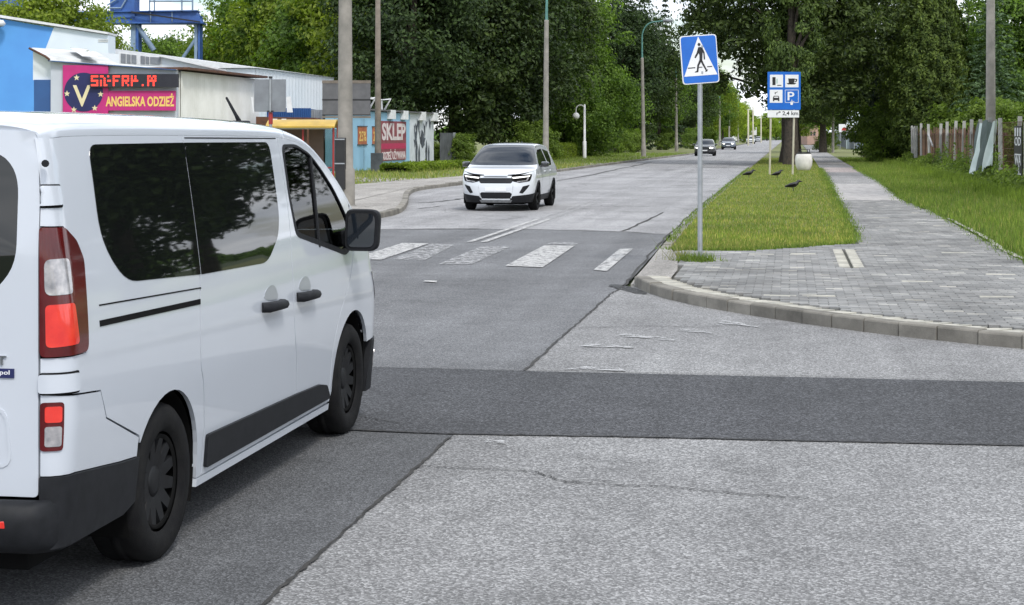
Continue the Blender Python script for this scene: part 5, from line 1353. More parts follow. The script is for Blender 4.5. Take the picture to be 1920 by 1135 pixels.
for px in (516, 533): mb = MB(); mb.wallpoly(q4(px - 5, 223, px + 4, 228), -.03, .01); mb.build('notice', MATS['sign_white'], t)

# painted shop wall parallel to the road
t = thing('corner_shop', 'low flat shop with pale blue painted side wall and white end', 'building', (0, 0, 0))
U = -20.9
mb = MB(); mb.prism([(U - 3.6, 91.2), (U, 74), (U, 91.2)], 0, 3.05); mb.build('blue_wall', MATS['mural_blue'], t)
mb = MB(); mb.prism([(U - 3.6, 91.2), (U + .01, 91.2), (U + .01, 97.6), (U - 5, 97.6)], 0, 3.1); mb.build('white_wall', MATS['mural_white'], t)
mb = MB(); mb.prism([(U - 5.1, 97.8), (U - .05, 73.8), (U + .2, 73.8), (U + .2, 97.8)], 3.1, 3.18); mb.build('roof', MATS['sign_grey'], t)
for v_ in (86.4, 89.4, 93.9, 97.2):
    mb = MB(); mb.box((U + .12, v_, 2.95), (.25, 1.0, .48)); mb.build('lamp_box', MATS['sign_white'], t)
mb = MB()
for v_ in (82.0, 85.2): mb.tube([(U - .1, v_, 3.1), (U - .1, v_, 3.7), (U + .35, v_, 3.75), (U - .1, v_ + .5, 3.15)], .05, 6)
mb.tube([(U - .1, 82, 3.7), (U - .1, 85.2, 3.7)], .04, 6); mb.build('roof_bracket', MATS['white_metal'], t)
for v_ in (75.6, 81.0): wallstrip('wall_seam', U + .012, v_, v_ + .04, .1, 3.0, 'sign_grey', t)
# graffiti: dark drips and shapes on the white end
rnd2 = random.Random(5); mb = MB()
def wpoly(P, e=.02): mb.add([(U + .01 + e, y, z) for y, z in P], [list(range(len(P)))])
for i in range(16):
    y = rnd2.uniform(92.4, 96.6); z = rnd2.uniform(1.6, 2.9); h_ = rnd2.uniform(.4, 1.1); w_ = rnd2.uniform(.12, .32)
    wpoly([(y - w_, z), (y - w_ * .4, z - h_ * .5), (y + rnd2.uniform(-.15, .15), z - h_), (y + w_ * .6, z - h_ * .4), (y + w_, z + rnd2.uniform(-.1, .1)), (y, z - h_ * .2)], .012 + i * .0004)
for y0 in (92.7, 95.3):
    wpoly([(y0, .2), (y0 - .1, 1.0), (y0 + .2, 1.6), (y0 + .45, 1.2), (y0 + .35, .5), (y0 + .55, .1)], .020); wpoly([(y0 + .7, .2), (y0 + .6, .9), (y0 + .9, 1.4), (y0 + 1.05, .8), (y0 + 1.0, .15)], .0205)
wpoly([(93.8, 1.5), (94.2, 2.2), (94.7, 2.0), (95.0, 1.3), (94.4, 1.1)], .021)
mb.build('graffiti', MATS['mural_black'], t)
def wallsign(name, label, v0, v1, z0, z1, m, e=.05):
    s_ = thing(name, label, 'sign', (U + .01, (v0 + v1) / 2, 0), R(90))
    mb = MB(); mb.wallpoly([((v0 - v1) / 2, z0), ((v1 - v0) / 2, z0), ((v1 - v0) / 2, z1), ((v0 - v1) / 2, z1)], -e, 0); mb.build('board', MATS[m], s_)
    return s_
s_ = wallsign('wall_sign', 'maroon and white SKLEP banner on the pale blue shop wall', 84.3, 90.1, .52, 2.6, 'sklep_maroon')
bd = s_.children[0]
def fit(o, w):
    xs = [v_.co.x for v_ in o.data.vertices]; o.scale.x = w / (max(xs) - min(xs))
fit(text('letters', 'SKLEP', .92, 'sklep_white', bd, (0, -.055, 1.58), (R(90), 0, 0), bold=.05), 5.4)
mb = MB(); mb.wallpoly([(-2.88, 1.13), (2.88, 1.13), (2.88, 1.42), (-2.88, 1.42)], -.056, -.05); mb.build('red_band', MATS['sklep_red'], bd)
fit(text('letters', 'ODZIE\u017b U\u017bYWANA', .56, 'sklep_white', bd, (0, -.055, .56), (R(90), 0, 0), bold=.04), 5.5)
for v0, v1, lb_ in ((79.8, 81.5, 'orange percent poster on the blue wall between the lamp post and the timber pole'), (82.7, 84.1, 'orange percent poster half hidden by the timber pole')):
    s_ = wallsign('poster', lb_, v0, v1, 1.40, 2.27, 'poster_orange', .03); s_['category'] = 'poster'
    fit(text('letters', '25%', .5, 'letter_yellow', s_.children[0], (0, -.033, 1.55), (R(90), 0, 0)), (v1 - v0) * .8)
    mb = MB()
    for z in (1.36, 2.27): mb.wallpoly([((v0 - v1) / 2 - .1, z), ((v1 - v0) / 2 + .1, z), ((v1 - v0) / 2 + .1, z + .05), ((v0 - v1) / 2 - .1, z + .05)], -.05, .0)
    mb.build('batten', MATS['gate_grey'], s_)
g_ = thing('gate', 'dark grey painted sheet gate at the end of the white graffiti wall', 'gate', (U + .3, 98.4, .0), R(90))
for i in range(8): mb = MB(); mb.box((-.2 + i * .5, rnd.uniform(-.02, .02), 1.0), (.46, .03, 2.0)); mb.build('panel', MATS['gate_grey'], g_)
mb = MB(); mb.box((4.0, 0, 1.0), (.14, .14, 2.05)); mb.build('gate_post', MATS['galv'], g_)

# gantry crane behind the trees
t, X, Z = frame('gantry_crane', 'blue gantry crane with lattice girder above the rooftops', 'crane', 300, 118)
for xa, xb in ((243, 262), (362, 377)):
    mb = MB(); mb.box(((X(xa) + X(xb)) / 2, 0, Z(30) / 2), (X(xb) - X(xa) - .3, .7, Z(30))); mb.build('leg', MATS['crane_pale'], t)
    mb = MB(); mb.box((X(xb) - .12, .2, Z(30) / 2), (.2, 1.1, Z(30))); mb.build('leg_flange', MATS['crane_blue'], t)
mb = MB(); mb.wallpoly([(X(-40), Z(44)), (X(381), Z(44)), (X(370), Z(22)), (X(-40), Z(26))], -.5, .6); mb.build('girder', MATS['crane_blue'], t)
mb = MB(); mb.wallpoly([(X(-40), Z(45.5)), (X(383), Z(45.5)), (X(383), Z(43.5)), (X(-40), Z(43.5))], -.75, .85); mb.wallpoly([(X(-40), Z(25)), (X(372), Z(20.5)), (X(372), Z(22.5)), (X(-40), Z(27))], -.75, .85); mb.build('girder_flange', MATS['crane_blue'], t)
for px in (285, 325): mb = MB(); mb.wallpoly([(X(px), Z(44)), (X(px + 1.6), Z(44)), (X(px + 1.6), Z(23)), (X(px), Z(23))], -.62, -.5); mb.build('stiffener', MATS['crane_pale'], t)
mb = MB(); mb.tube([(X(344), -.2, Z(109)), (X(372), -.2, Z(68))], .13, 6); mb.build('brace', MATS['crane_pale'], t)
mb = MB(); mb.tube([(X(258), -.2, Z(48)), (X(290), -.2, Z(95))], .2, 6); mb.build('brace', MATS['crane_pale'], t)
mb = MB(); mb.wallpoly([(X(252), Z(23)), (X(380), Z(42)), (X(380), Z(44.5)), (X(252), Z(26))], -1.0, -.85); mb.build('diagonal', MATS['sign_black'], t)
mb = MB(); mb.box(((X(210) + X(256)) / 2, .2, Z(5)), (X(256) - X(210), 1.6, 2.2)); mb.build('trolley', MATS['crane_blue'], t)
mb = MB()
for xa, ya, xb, yb in ((206, 17, 232, 17), (206, 12, 228, -2), (232, 17, 244, -4), (0, 10, 40, 22), (0, 19, 38, 19), (20, 22, 20, -4), (285, 22, 285, -6), (294, 22, 294, -6), (345, 22, 345, -6), (365, 22, 365, -6), (285, 4, 365, 4)):
    mb = MB(); mb.tube([(X(xa), -.8, Z(ya)), (X(xb), -.8, Z(yb))], .06, 5); mb.build('lattice_bar', MATS['crane_pale'], t)
mb = MB(); mb.box((X(10), 0, Z(6)), (X(40) - X(-20), 1.4, 1.2)); mb.build('cabin', MATS['crane_blue'], t)

# ------------------------------------------------------------------ right side: fence and what hangs on it
fn = thing('fence', 'weathered fence of concrete posts and brown boards right of the footpath', 'fence', (0, 0, 0))
FU = 7.3
pm = MB().box((0, 0, 1.22), (.13, .12, 2.5)).mesh('post'); pm.materials.append(MATS['fence_post'])
pv = [48.3, 52.2, 56.2, 60.3, 63.8, 67.3, 70.6, 74.0, 77.5, 80.6, 84.4, 90.4, 96.5, 103.5]
for v_ in pv: link('post', pm, None, fn, (FU + rnd.uniform(-.05, .05), v_, rnd.uniform(-.05, .05)), (R(rnd.uniform(-1.5, 1.5)), R(rnd.uniform(-2, 2)), 0))
bmh = [MB().box((0, 0, h_ / 2 + .12), (.025, .135, h_)).mesh('board') for h_ in (2.0, 2.1, 1.85)]
for m_ in bmh: m_.materials.append(MATS['fence_board'])
v_ = 60.6
while v_ < 99:
    if rnd.random() < (.78 if v_ > 68 else .55): link('board', bmh[rnd.randrange(3)], None, fn, (FU + .08 + rnd.uniform(-.015, .015), v_, rnd.uniform(-.08, .05)), (0, R(rnd.uniform(-1, 1)), R(rnd.uniform(-5, 5))))
    v_ += .15 + rnd.uniform(0, .03)
pb = MB().box((0, 0, 1.2), (.03, .2, 2.3)).mesh('pale_board'); pb.materials.append(MATS['fence_pale'])
for i in range(15): link('pale_board', pb, None, fn, (FU - .05 + rnd.uniform(-.05, .05), 99.2 + i * .28, rnd.uniform(-.1, .05)), (R(rnd.uniform(-2, 2)), 0, R(rnd.uniform(-15, 15))))
for z in (.6, 1.9):
    mb = MB(); mb.box((FU + .12, 82, z), (.05, 44, .09)); mb.build('rail', MATS['fence_board'], fn)
mb = MB(); mb.tube([(FU - .1, 90.3, 1.9), (FU - .1, 87.5, 1.3)], .05, 6); mb.build('brace', MATS['fence_pale'], fn)
mb = MB()
for z in np.arange(.3, 2.3, .22): mb.tube([(FU, 48, z), (FU, 61, z)], .008, 4, False)
for y in np.arange(48.3, 60.5, .3): mb.tube([(FU, y, .2), (FU, y, 2.3)], .006, 4, False)
mb.build('wire_mesh', MATS['rust'], fn)

# crumpled banner: real folds hanging from the top
mb = MB(); nv, nz = 40, 26; vs = []
for j in range(nz + 1):
    t_ = j / nz
    for i in range(nv + 1):
        a_ = i / nv
        sag = .55 * math.sin(math.pi * a_) ** 2 * t_
        fold = .10 * math.sin(a_ * 19 + t_ * 2.2) * (.4 + t_) + .05 * math.sin(a_ * 41 - t_ * 3)
        y = 61.0 + 4.9 * (a_ * (1 - .38 * t_) + .12 * t_)
        vs.append((FU - .12 - .16 * t_ - .32 * a_ * (.25 + .75 * t_) + fold, y, 2.42 - .12 * abs(math.sin(a_ * 6)) - t_ * (1.65 + .25 * math.sin(a_ * 3.0)) + .06 * math.sin(a_ * 23) * t_))
fs = [(j * (nv + 1) + i, j * (nv + 1) + i + 1, (j + 1) * (nv + 1) + i + 1, (j + 1) * (nv + 1) + i) for j in range(nz) for i in range(nv)]
def sub(k0, k1):
    ff = [f for n_, f in enumerate(fs) if k0 <= (n_ % nv) < k1]; us = sorted({i for f in ff for i in f}); ix = {a: b for b, a in enumerate(us)}
    m2 = MB(); m2.add([vs[i] for i in us], [[ix[i] for i in f] for f in ff], True); return m2
bn = thing('banner', 'crumpled torn advertising banner hanging off the fence in folds', 'banner', (0, 0, 0))
sub(0, 8).build('pale_fold', MATS['banner_pale'], bn); sub(8, 27).build('printed_fold', MATS['banner_dark'], bn); sub(27, 34).build('pale_fold', MATS['banner_pale'], bn); sub(34, 40).build('printed_fold', MATS['banner_dark'], bn)
def fsign(name, label, v0, v1, z0, z1, m):
    s_ = thing(name, label, 'sign', (FU - .12, (v0 + v1) / 2, 0), R(-90))
    w_ = (v1 - v0) / 2
    mb = MB(); mb.wallpoly([(-w_, z0), (w_, z0), (w_, z1), (-w_, z1)], -.02, .01); mb.build('board', MATS[m], s_)
    return s_, w_
s_, w_ = fsign('fence_sign', 'black board with blocky white lettering on the fence', 54.2, 56.0, .55, 2.15, 'sign_black')
for i, (tx, h_) in enumerate((('III', .27), ('OD', .27), ('\u2014', .04), ('WA', .32), ('AL', .3))):
    o_ = text('letters', tx, h_, 'sign_white', s_.children[0], (0, -.023, 1.82 - i * .30 - (0 if i < 3 else .02)), (R(90), 0, 0)); fit(o_, 1.45)
s_, w_ = fsign('fence_sign', 'tall white notice board with dark print beside the nearest fence post', 52.4, 53.7, .5, 2.25, 'sign_white')
plate('dark_print', [[(-.3, .9), (.35, .85), (.3, 1.5), (-.1, 1.6)], [(-.4, 1.75), (.4, 1.78), (.4, 1.84), (-.4, 1.8)]], -.022, 'gate_grey', s_.children[0]); plate('red_print', [[(-.4, 2.0), (.4, 2.0), (.4, 2.1), (-.4, 2.1)]], -.022, 'sklep_red', s_.children[0])
s_, w_ = fsign('fence_sign', 'small orange and white notice low on the nearest fence post', 50.6, 51.9, .4, .9, 'poster_orange')

# distant grey fence, totem and billboard
t = thing('steel_fence', 'grey sheet steel fence beside the far footpath', 'fence', (0, 0, 0))
for i in range(24): mb = MB(); mb.box((7.8 + i * .02, 206 + i * 4.6, 1.2), (.06, 4.55, 2.3)); mb.build('sheet', MATS['steel_fence'], t)
for i in range(25): mb = MB(); mb.box((7.7 + i * .02, 203.7 + i * 4.6, 1.25), (.12, .12, 2.5)); mb.build('post', MATS['galv'], t)
mb = MB(); mb.box((7.8 + 4, 203.6, 1.2), (8, .06, 2.3)); mb.build('sheet', MATS['steel_fence'], t)
t, X, Z = frame('totem', 'tall white pylon sign with green top behind the far steel fence', 'sign', 1600, 218)
mb = MB(); mb.wallpoly([(X(1588), 0), (X(1612), 0), (X(1612), Z(196)), (X(1588), Z(198))], 0, .6); mb.build('panel', MATS['totem_white'], t)
mb = MB(); mb.wallpoly([(X(1588), Z(197.5)), (X(1612), Z(195.5)), (X(1612), Z(183)), (X(1588), Z(185))], -.02, .62); mb.build('cap', MATS['totem_green'], t)
t, X, Z = frame('billboard', 'small white billboard with red half disc above the steel fence', 'billboard', 1585, 208)
mb = MB(); mb.wallpoly([(X(1573), Z(248)), (X(1598), Z(248)), (X(1598), Z(233)), (X(1573), Z(233))], 0, .15); bb = mb.build('panel', MATS['sign_white'], t)
plate('red_disc', [[(X(1583) + .32 * math.cos(a_), Z(245) + .40 * math.sin(a_)) for a_ in np.linspace(0, math.pi, 14)]], -.001, 'sign_red', bb, .01)
for px in (1576, 1595): mb = MB(); mb.box((X(px), .2, Z(248) / 2), (.1, .1, Z(248))); mb.build('post', MATS['galv'], t)
# far end of the street
t, X, Z = frame('far_house', 'small pinkish house at the far end of the footpath', 'house', 1525, 330)
mb = MB(); mb.box((X(1524), 4, 2.0), (2.2, 8, 4.0)); mb.build('wall', MATS['house_pink'], t)
mb = MB(); mb.wallpoly([(X(1510), 3.95), (X(1538), 3.95), (X(1524), 5.2)], -.3, 8.3); mb.build('roof', MATS['rust'], t)
for px in (1521, 1527): mb = MB(); mb.box((X(px), -.02, 2.2), (.4, .06, .8)); mb.build('window', MATS['glass_dark'], t)
t, X, Z = frame('far_wall', 'low white wall beside the road in the far distance', 'wall', 1400, 560)
mb = MB(); mb.box((X(1388), 1, 1.8), (X(1412) - X(1366), 1, 3.6)); mb.build('wall', MATS['wall_white'], t)
t, X, Z = frame('far_kiosk', 'tiny pale kiosk board among the distant lamp posts', 'kiosk', 1415, 470)
mb = MB(); mb.box((X(1415), 0, 3.0), (1.1, .4, 2.2)); mb.build('panel', MATS['wall_white'], t)
mb = MB(); mb.tube([(X(1415), .1, 0), (X(1415), .1, 2)], .1, 6); mb.build('post', MATS['galv'], t)
for i, (px, d_, h_) in enumerate(((1403, 300, 6.6), (1412, 360, 8.2), (1427, 420, 8.2))):
    c_ = at(px, 262, d_); a = thing('utility_pole', ('pale thin pole by the road, nearest of the three distant ones', 'pale thin pole by the road, middle of the three distant ones', 'pale thin pole by the road, farthest of the three distant ones')[i], 'pole', (c_.x, c_.y, 0), 0, 'distant pale poles')
    mb = MB(); mb.lathe([(.17, 0), (.13, h_), (.001, h_)], 'z', 8); mb.build('shaft', MATS['cream_post'], a)

# birds on the verge
for i, (px, d_, rz_) in enumerate(((1404, 68, .25), (1457, 67.5, .5), (1487, 52, .2))):
    c_ = at(px, 300, d_); a = thing('bird', ('dark bird on the grass nearest the road', 'dark bird on the grass between the posts of the services board', 'dark bird on the grass nearest the viewer')[i], 'bird', (c_.x, c_.y, .13), rz_, 'birds on the verge')
    mb = MB(); mb.tube([(-.26, 0, .13), (-.16, 0, .15), (-.06, 0, .17), (.05, 0, .19), (.12, 0, .23), (.16, 0, .29), (.2, 0, .30), (.23, 0, .29), (.3, 0, .275)], [.02, .045, .075, .08, .06, .045, .04, .022, .004], 8); mb.build('body', MATS['sign_black'], a)
    for y_ in (-.03, .03): mb = MB(); mb.tube([(.0, y_, .13), (.01, y_, -.02)], .008, 5); mb.build('leg', MATS['sign_black'], a)
    for y_ in (-1, 1): mb = MB(); mb.tube([(.06, y_ * .06, .2), (-.1, y_ * .075, .17), (-.24, y_ * .04, .14)], [.03, .03, .008], 6); mb.build('wing', MATS['liner_black'], a)
# ------------------------------------------------------------------ vegetation
def leaf_mesh(name, c, nrm, size, aspect=.55):
    """one diamond leaf per point, lying across nrm"""
    n = len(c); c = np.asarray(c); nrm = nrm / (np.linalg.norm(nrm, axis=1, keepdims=True) + 1e-9)
    r = rng.normal(size=(n, 3)); t = r - nrm * (r * nrm).sum(1, keepdims=True); t /= np.linalg.norm(t, axis=1, keepdims=True) + 1e-9
    b = np.cross(nrm, t); s = np.asarray(size).reshape(-1, 1)
    V = np.empty((n * 4, 3))
    V[0::4] = c - t * s * .5; V[1::4] = c + b * s * aspect * .5 + nrm * s * .08; V[2::4] = c + t * s * .5 - nrm * s * .1; V[3::4] = c - b * s * aspect * .5 + nrm * s * .08
    return np_mesh(name, V, np.arange(n * 4).reshape(-1, 4))

def unit(n):
    v = rng.normal(size=(n, 3)); return v / np.linalg.norm(v, axis=1, keepdims=True)

def clumps(rx, rz, zc, n, lobes=9, lob=.28, zmin=-.9, core=.45):
    """clump centres through an uneven crown"""
    L = unit(lobes); d = unit(n)
    k = np.clip((d @ L.T), 0, 1) ** 4
    rad = 1 - lob + lob * 1.6 * k.max(1) + rng.normal(0, .05, n)
    r = rad * (core + (1 - core) * rng.uniform(0, 1, n) ** .5)
    p = d * r[:, None]
    p[:, 2] = np.maximum(p[:, 2], zmin)
    return p * (rx, rx, rz) + (0, 0, zc)

def crown(cl, per, cr, leaf, up=.5, flat=.65, droop=0):
    n = len(cl); cc = np.repeat(cl, per, 0)
    d = unit(n * per); r = rng.uniform(.25, 1, n * per) ** .6
    sz = np.repeat(rng.uniform(.7, 1.3, n), per)
    off = d * (r * cr * sz)[:, None]; off[:, 2] *= flat
    if droop: off[:, 2] -= droop * rng.uniform(0, 1, n * per) ** 2
    ax = cc.copy(); ax[:, 2] = 0; ax /= np.linalg.norm(ax, axis=1, keepdims=True) + 1e-6
    nr = d * .7 + ax * .35 + (0, 0, up) + rng.normal(0, .45, (n * per, 3))
    return leaf_mesh('crown', cc + off, nr, rng.uniform(.7, 1.3, n * per) * leaf)

def wood(name, h, r0, cl, nl=14, lean=(0, 0), base=.25):
    mb = MB(); pts = [(lean[0] * t ** 1.5, lean[1] * t ** 1.5, h * t) for t in np.linspace(0, 1, 8)]
    mb.tube(pts, [r0 * 1.35, r0 * 1.02, r0 * .9, r0 * .8, r0 * .65, r0 * .5, r0 * .33, r0 * .15], 10)
    idx = rng.choice(len(cl), min(nl, len(cl)), False)
    for i in idx:
        e = cl[i]; t = np.clip((e[2] / h) * rng.uniform(.45, .75), base, .9)
        a = np.array((lean[0] * t ** 1.5, lean[1] * t ** 1.5, h * t)); m = (a + e) / 2 + (0, 0, .25)
        mb.tube([a, m, e], [r0 * .35, r0 * .22, r0 * .06], 6, False)
    return mb.mesh(name)

PROTO = {}
def proto_broad(key, h, rx, rz, zc, n, per, cr, leaf, m, r0=.28, **k):
    cl = clumps(rx, rz, zc, n, **{a: b for a, b in k.items() if a in ('lobes', 'lob', 'zmin', 'core')})
    cm = crown(cl, per, cr, leaf, **{a: b for a, b in k.items() if a in ('up', 'flat', 'droop')}); cm.materials.append(MATS[m])
    tm = wood('trunk', h * .9, r0, cl, k.get('nl', 14)); tm.materials.append(MATS['bark'])
    PROTO[key] = (tm, cm)

def proto_spruce(key, h, rb, m, leaf=.3, levels=26, r0=.2, z0=.8, dens=26):
    P = []; Nn = []
    mb = MB(); mb.tube([(0, 0, h * t) for t in np.linspace(0, 1, 6)], [r0 * (1 - .93 * t) for t in np.linspace(0, 1, 6)], 8)
    for L in range(levels):
        t = L / (levels - 1); z = z0 + (h - z0) * t; R_ = rb * (1 - t) ** .85 * rng.uniform(.85, 1.1) + .15
        nb = max(5, int(11 * (1 - t) + 4))
        for b_ in range(nb):
            an = 2 * math.pi * (b_ + rng.uniform(-.3, .3)) / nb + L; rr = R_ * rng.uniform(.75, 1.1)
            n = int(dens * rr / rb) + 6
            s = rng.uniform(.12, 1, n); side = rng.normal(0, .16 * rr / 2 + .05, n) * (1.2 - s)
            x = np.cos(an) * s * rr - np.sin(an) * side; y = np.sin(an) * s * rr + np.cos(an) * side
            zz = z - .28 * rr * s ** 1.4 + .12 * rr * np.maximum(0, s - .7) - np.abs(side) * .4 - rng.uniform(0, .22, n)
            P.append(np.stack([x, y, zz], 1)); Nn.append(np.stack([np.cos(an) * .3 + rng.normal(0, .4, n), np.sin(an) * .3 + rng.normal(0, .4, n), np.full(n, .8)], 1))
    P = np.concatenate(P); Nn = np.concatenate(Nn)
    cm = leaf_mesh('crown', P, Nn, rng.uniform(.7, 1.4, len(P)) * leaf, .4); cm.materials.append(MATS[m])
    tm = mb.mesh('trunk'); tm.materials.append(MATS['bark']); PROTO[key] = (tm, cm)

def proto_thuja(key, h, rb, m, n=26000, leaf=.2):
    t = rng.uniform(0, 1, n) ** .8; an = rng.uniform(0, 2 * np.pi, n)
    tuft = .12 * np.sin(an * 9 + t * 31) + .10 * np.sin(an * 17 - t * 53) + .1 * np.sin(t * 77 + an * 3)
    R_ = rb * (np.minimum(1, t / .12) ** .5) * (1 - np.clip((t - .35) / .65, 0, 1) ** 1.5) * (1 + tuft) * (1 - .35 * rng.uniform(0, 1, n) ** 3)
    P = np.stack([np.cos(an) * R_, np.sin(an) * R_, .1 + t * h + rng.normal(0, .1, n)], 1)
    Nn = np.stack([np.cos(an), np.sin(an), np.full(n, .35)], 1) + rng.normal(0, .5, (n, 3))
    cm = leaf_mesh('crown', P, Nn, rng.uniform(.7, 1.4, n) * leaf, .5); cm.materials.append(MATS[m])
    mb = MB(); mb.tube([(0, 0, 0), (0, 0, h * .9)], [.16, .03], 8); tm = mb.mesh('trunk'); tm.materials.append(MATS['bark']); PROTO[key] = (tm, cm)

proto_broad('linden', 17, 5.2, 7.6, 9.2, 330, 105, 1.25, .30, 'leaf_dark', .32, zmin=-.93)
proto_broad('linden2', 16, 4.8, 7.4, 8.6, 310, 105, 1.2, .30, 'leaf_linden', .3, lobes=7, lob=.34, zmin=-.95)
proto_broad('ash', 15, 5.0, 6.0, 8.4, 260, 100, 1.25, .34, 'leaf_light', .28, lobes=8, lob=.36)
proto_broad('maple', 14, 4.6, 5.6, 8.0, 260, 100, 1.15, .32, 'leaf_mid', .26, lobes=8, lob=.34)
proto_broad('willow', 10, 4.0, 4.4, 5.2, 220, 120, 1.0, .26, 'leaf_mid', .22, droop=1.3, up=.2, lobes=8, lob=.4)
proto_broad('bush', 3.4, 2.0, 1.7, 1.8, 70, 95, .6, .2, 'leaf_weed', .06, lobes=6, lob=.35, zmin=-.98)
proto_broad('bright', 13, 5.2, 5.8, 7.2, 200, 85, 1.4, .46, 'leaf_bright', .25, lobes=8, lob=.36)
proto_broad('street_linden', 17, 6.6, 7.0, 11.0, 420, 120, 1.0, .31, 'leaf_linden', .42, zmin=-.98, lobes=11, lob=.36)
proto_broad('young_linden', 14.5, 2.7, 5.9, 9.0, 190, 125, .8, .27, 'leaf_thuja', .62, zmin=-.98, lobes=9, lob=.3)
proto_spruce('spruce', 19, 3.4, 'leaf_conifer', .42, 30, .22, 1.0, 30)
proto_spruce('blue_spruce', 10.5, 3.0, 'leaf_blue', .3, 26, .2, .6, 34)
proto_thuja('thuja', 13, 2.0, 'leaf_thuja', 36000, .2)
proto_thuja('cedar', 11, 2.3, 'leaf_conifer', 34000, .22)

def tree(name, key, label, u, v, s=1.0, rz=None, sz=None, group=None, cat='tree'):
    t = thing(name, label, cat, (u, v, .05), rnd.uniform(0, 6.28) if rz is None else rz, group)
    sz = sz or s
    tm, cm = PROTO[key]
    link('trunk', tm, None, t, sc=(s, s, sz)); link('crown', cm, None, t, sc=(s, s, sz))
    return t
def tp(px, d, *a, **k):
    c = at(px, 280, d); return c.x, c.y
# the two street trees by the service sign
c = tp(1478, 105); t0 = tree('linden_tree', 'street_linden', 'big dark linden with thick trunk behind the services board', c[0] + .2, c[1] + 1.5, 1.0, 1.1)
c = tp(1490, 99); tree('linden_tree', 'young_linden', 'lighter green narrow linden growing from the second trunk behind the services board', c[0] - .2, c[1] + .3, .62, .3, 1.0)
mb = MB(); mb.tube([(-.1, 0, 0), (-.05, 0, 1.2), (-.25, 0, 3.2), (-.6, 0, 6)], [.80, .60, .52, .36], 14); mb.build('lower_trunk', MATS['bark'], t0)
# left side, from near to far
LT = [('linden_tree', 'linden', 775, 108, 1.0, 'dark dense linden rising over the pale blue shop'), ('linden_tree', 'linden2', 850, 113, 1.12, 'dark linden behind the graffiti wall, crown down to the hedge'),
      ('linden_tree', 'linden', 925, 116, 1.1, 'dark linden right behind the approaching white car'), ('linden_tree', 'linden2', 985, 128, 1.12, 'dark linden left of the lamp post behind the white car'),
      ('maple_tree', 'maple', 1032, 142, 1.15, 'mid green maple around the lamp post behind the white car'), ('willow_tree', 'willow', 1105, 140, .98, 'drooping bright green willow behind the small park lamp'),
      ('willow_tree', 'willow', 1060, 136, .85, 'drooping green willow beside the hedge'), ('linden_tree', 'linden', 1150, 176, 1.1, 'dark linden between the willow and the curved lamp'),
      ('linden_tree', 'linden2', 1192, 182, 1.0, 'tall dark linden behind the lamp post with curved arm'), ('maple_tree', 'maple', 1236, 200, .85, 'mid green maple right of the curved lamp'),
      ('spruce_tree', 'spruce', 1247, 222, 1.08, 'pointed dark spruce against the sky left of the crossing sign'), ('spruce_tree', 'spruce', 1176, 200, 1.05, 'dark spruce top above the lindens'),
      ('spruce_tree', 'spruce', 1120, 185, 1.0, 'dark spruce behind the willow'), ('linden_tree', 'linden', 1280, 240, .85, 'dark linden behind the crossing sign panel'),
      ('maple_tree', 'maple', 1302, 255, 1.0, 'mid green maple just behind the crossing sign pole'), ('ash_tree', 'ash', 1325, 285, .95, 'lighter ash beyond the small black car'),
      ('maple_tree', 'maple', 1340, 310, .9, 'mid green maple beyond the blue grey car'), ('ash_tree', 'ash', 1355, 350, .85, 'lighter ash above the blue grey car'),
      ('broadleaf_tree', 'bright', 1368, 395, .85, 'yellow green tree above the distant traffic'), ('broadleaf_tree', 'bright', 1384, 450, .8, 'yellow green tree by the distant lamp posts'),
      ('ash_tree', 'ash', 1395, 520, .8, 'light ash near the far end of the road'), ('broadleaf_tree', 'bright', 1438, 560, .7, 'bright tree closing the far end of the road'),
      ('broadleaf_tree', 'bright', 1455, 600, .75, 'bright tree left of the thick trunk in the far distance'), ('broadleaf_tree', 'bright', 1418, 640, .7, 'bright tree behind the tiny kiosk')]
for nm, key, px, d, s, lb in LT:
    c = tp(px, d); tree(nm, key, lb, c[0], c[1], s, group='trees across the road')
# trees behind the buildings
BT = [(10, 130, 'ash', .95), (55, 106, 'ash', .78), (120, 107, 'ash', .78), (172, 108, 'ash', .55), (300, 150, 'maple', .78), (345, 165, 'maple', .85), (400, 150, 'ash', .8), (455, 138, 'ash', .95), (520, 132, 'maple', 1.1), (575, 128, 'ash', 1.1), (630, 124, 'maple', 1.15), (685, 120, 'ash', 1.1), (725, 126, 'maple', 1.2)]
BL = ['light green ash at the far left edge behind the blue hall', 'broad light ash behind the blue hall', 'light ash left of the crane leg', 'light ash just behind the left crane leg', 'mid green maple seen between the crane legs', 'mid green maple behind the right crane leg', 'light ash right of the crane', 'light ash over the white corrugated store', 'mid green maple over the white hall', 'light ash over the right end of the white hall', 'mid green maple behind the thick lamp post', 'light ash between the two poles', 'mid green maple behind the timber pole']
for (px, d, key, s), lb in zip(BT, BL):
    c = tp(px, d); tree('ash_tree' if key == 'ash' else 'maple_tree', key, lb, c[0], c[1], s, group='trees behind the shops')
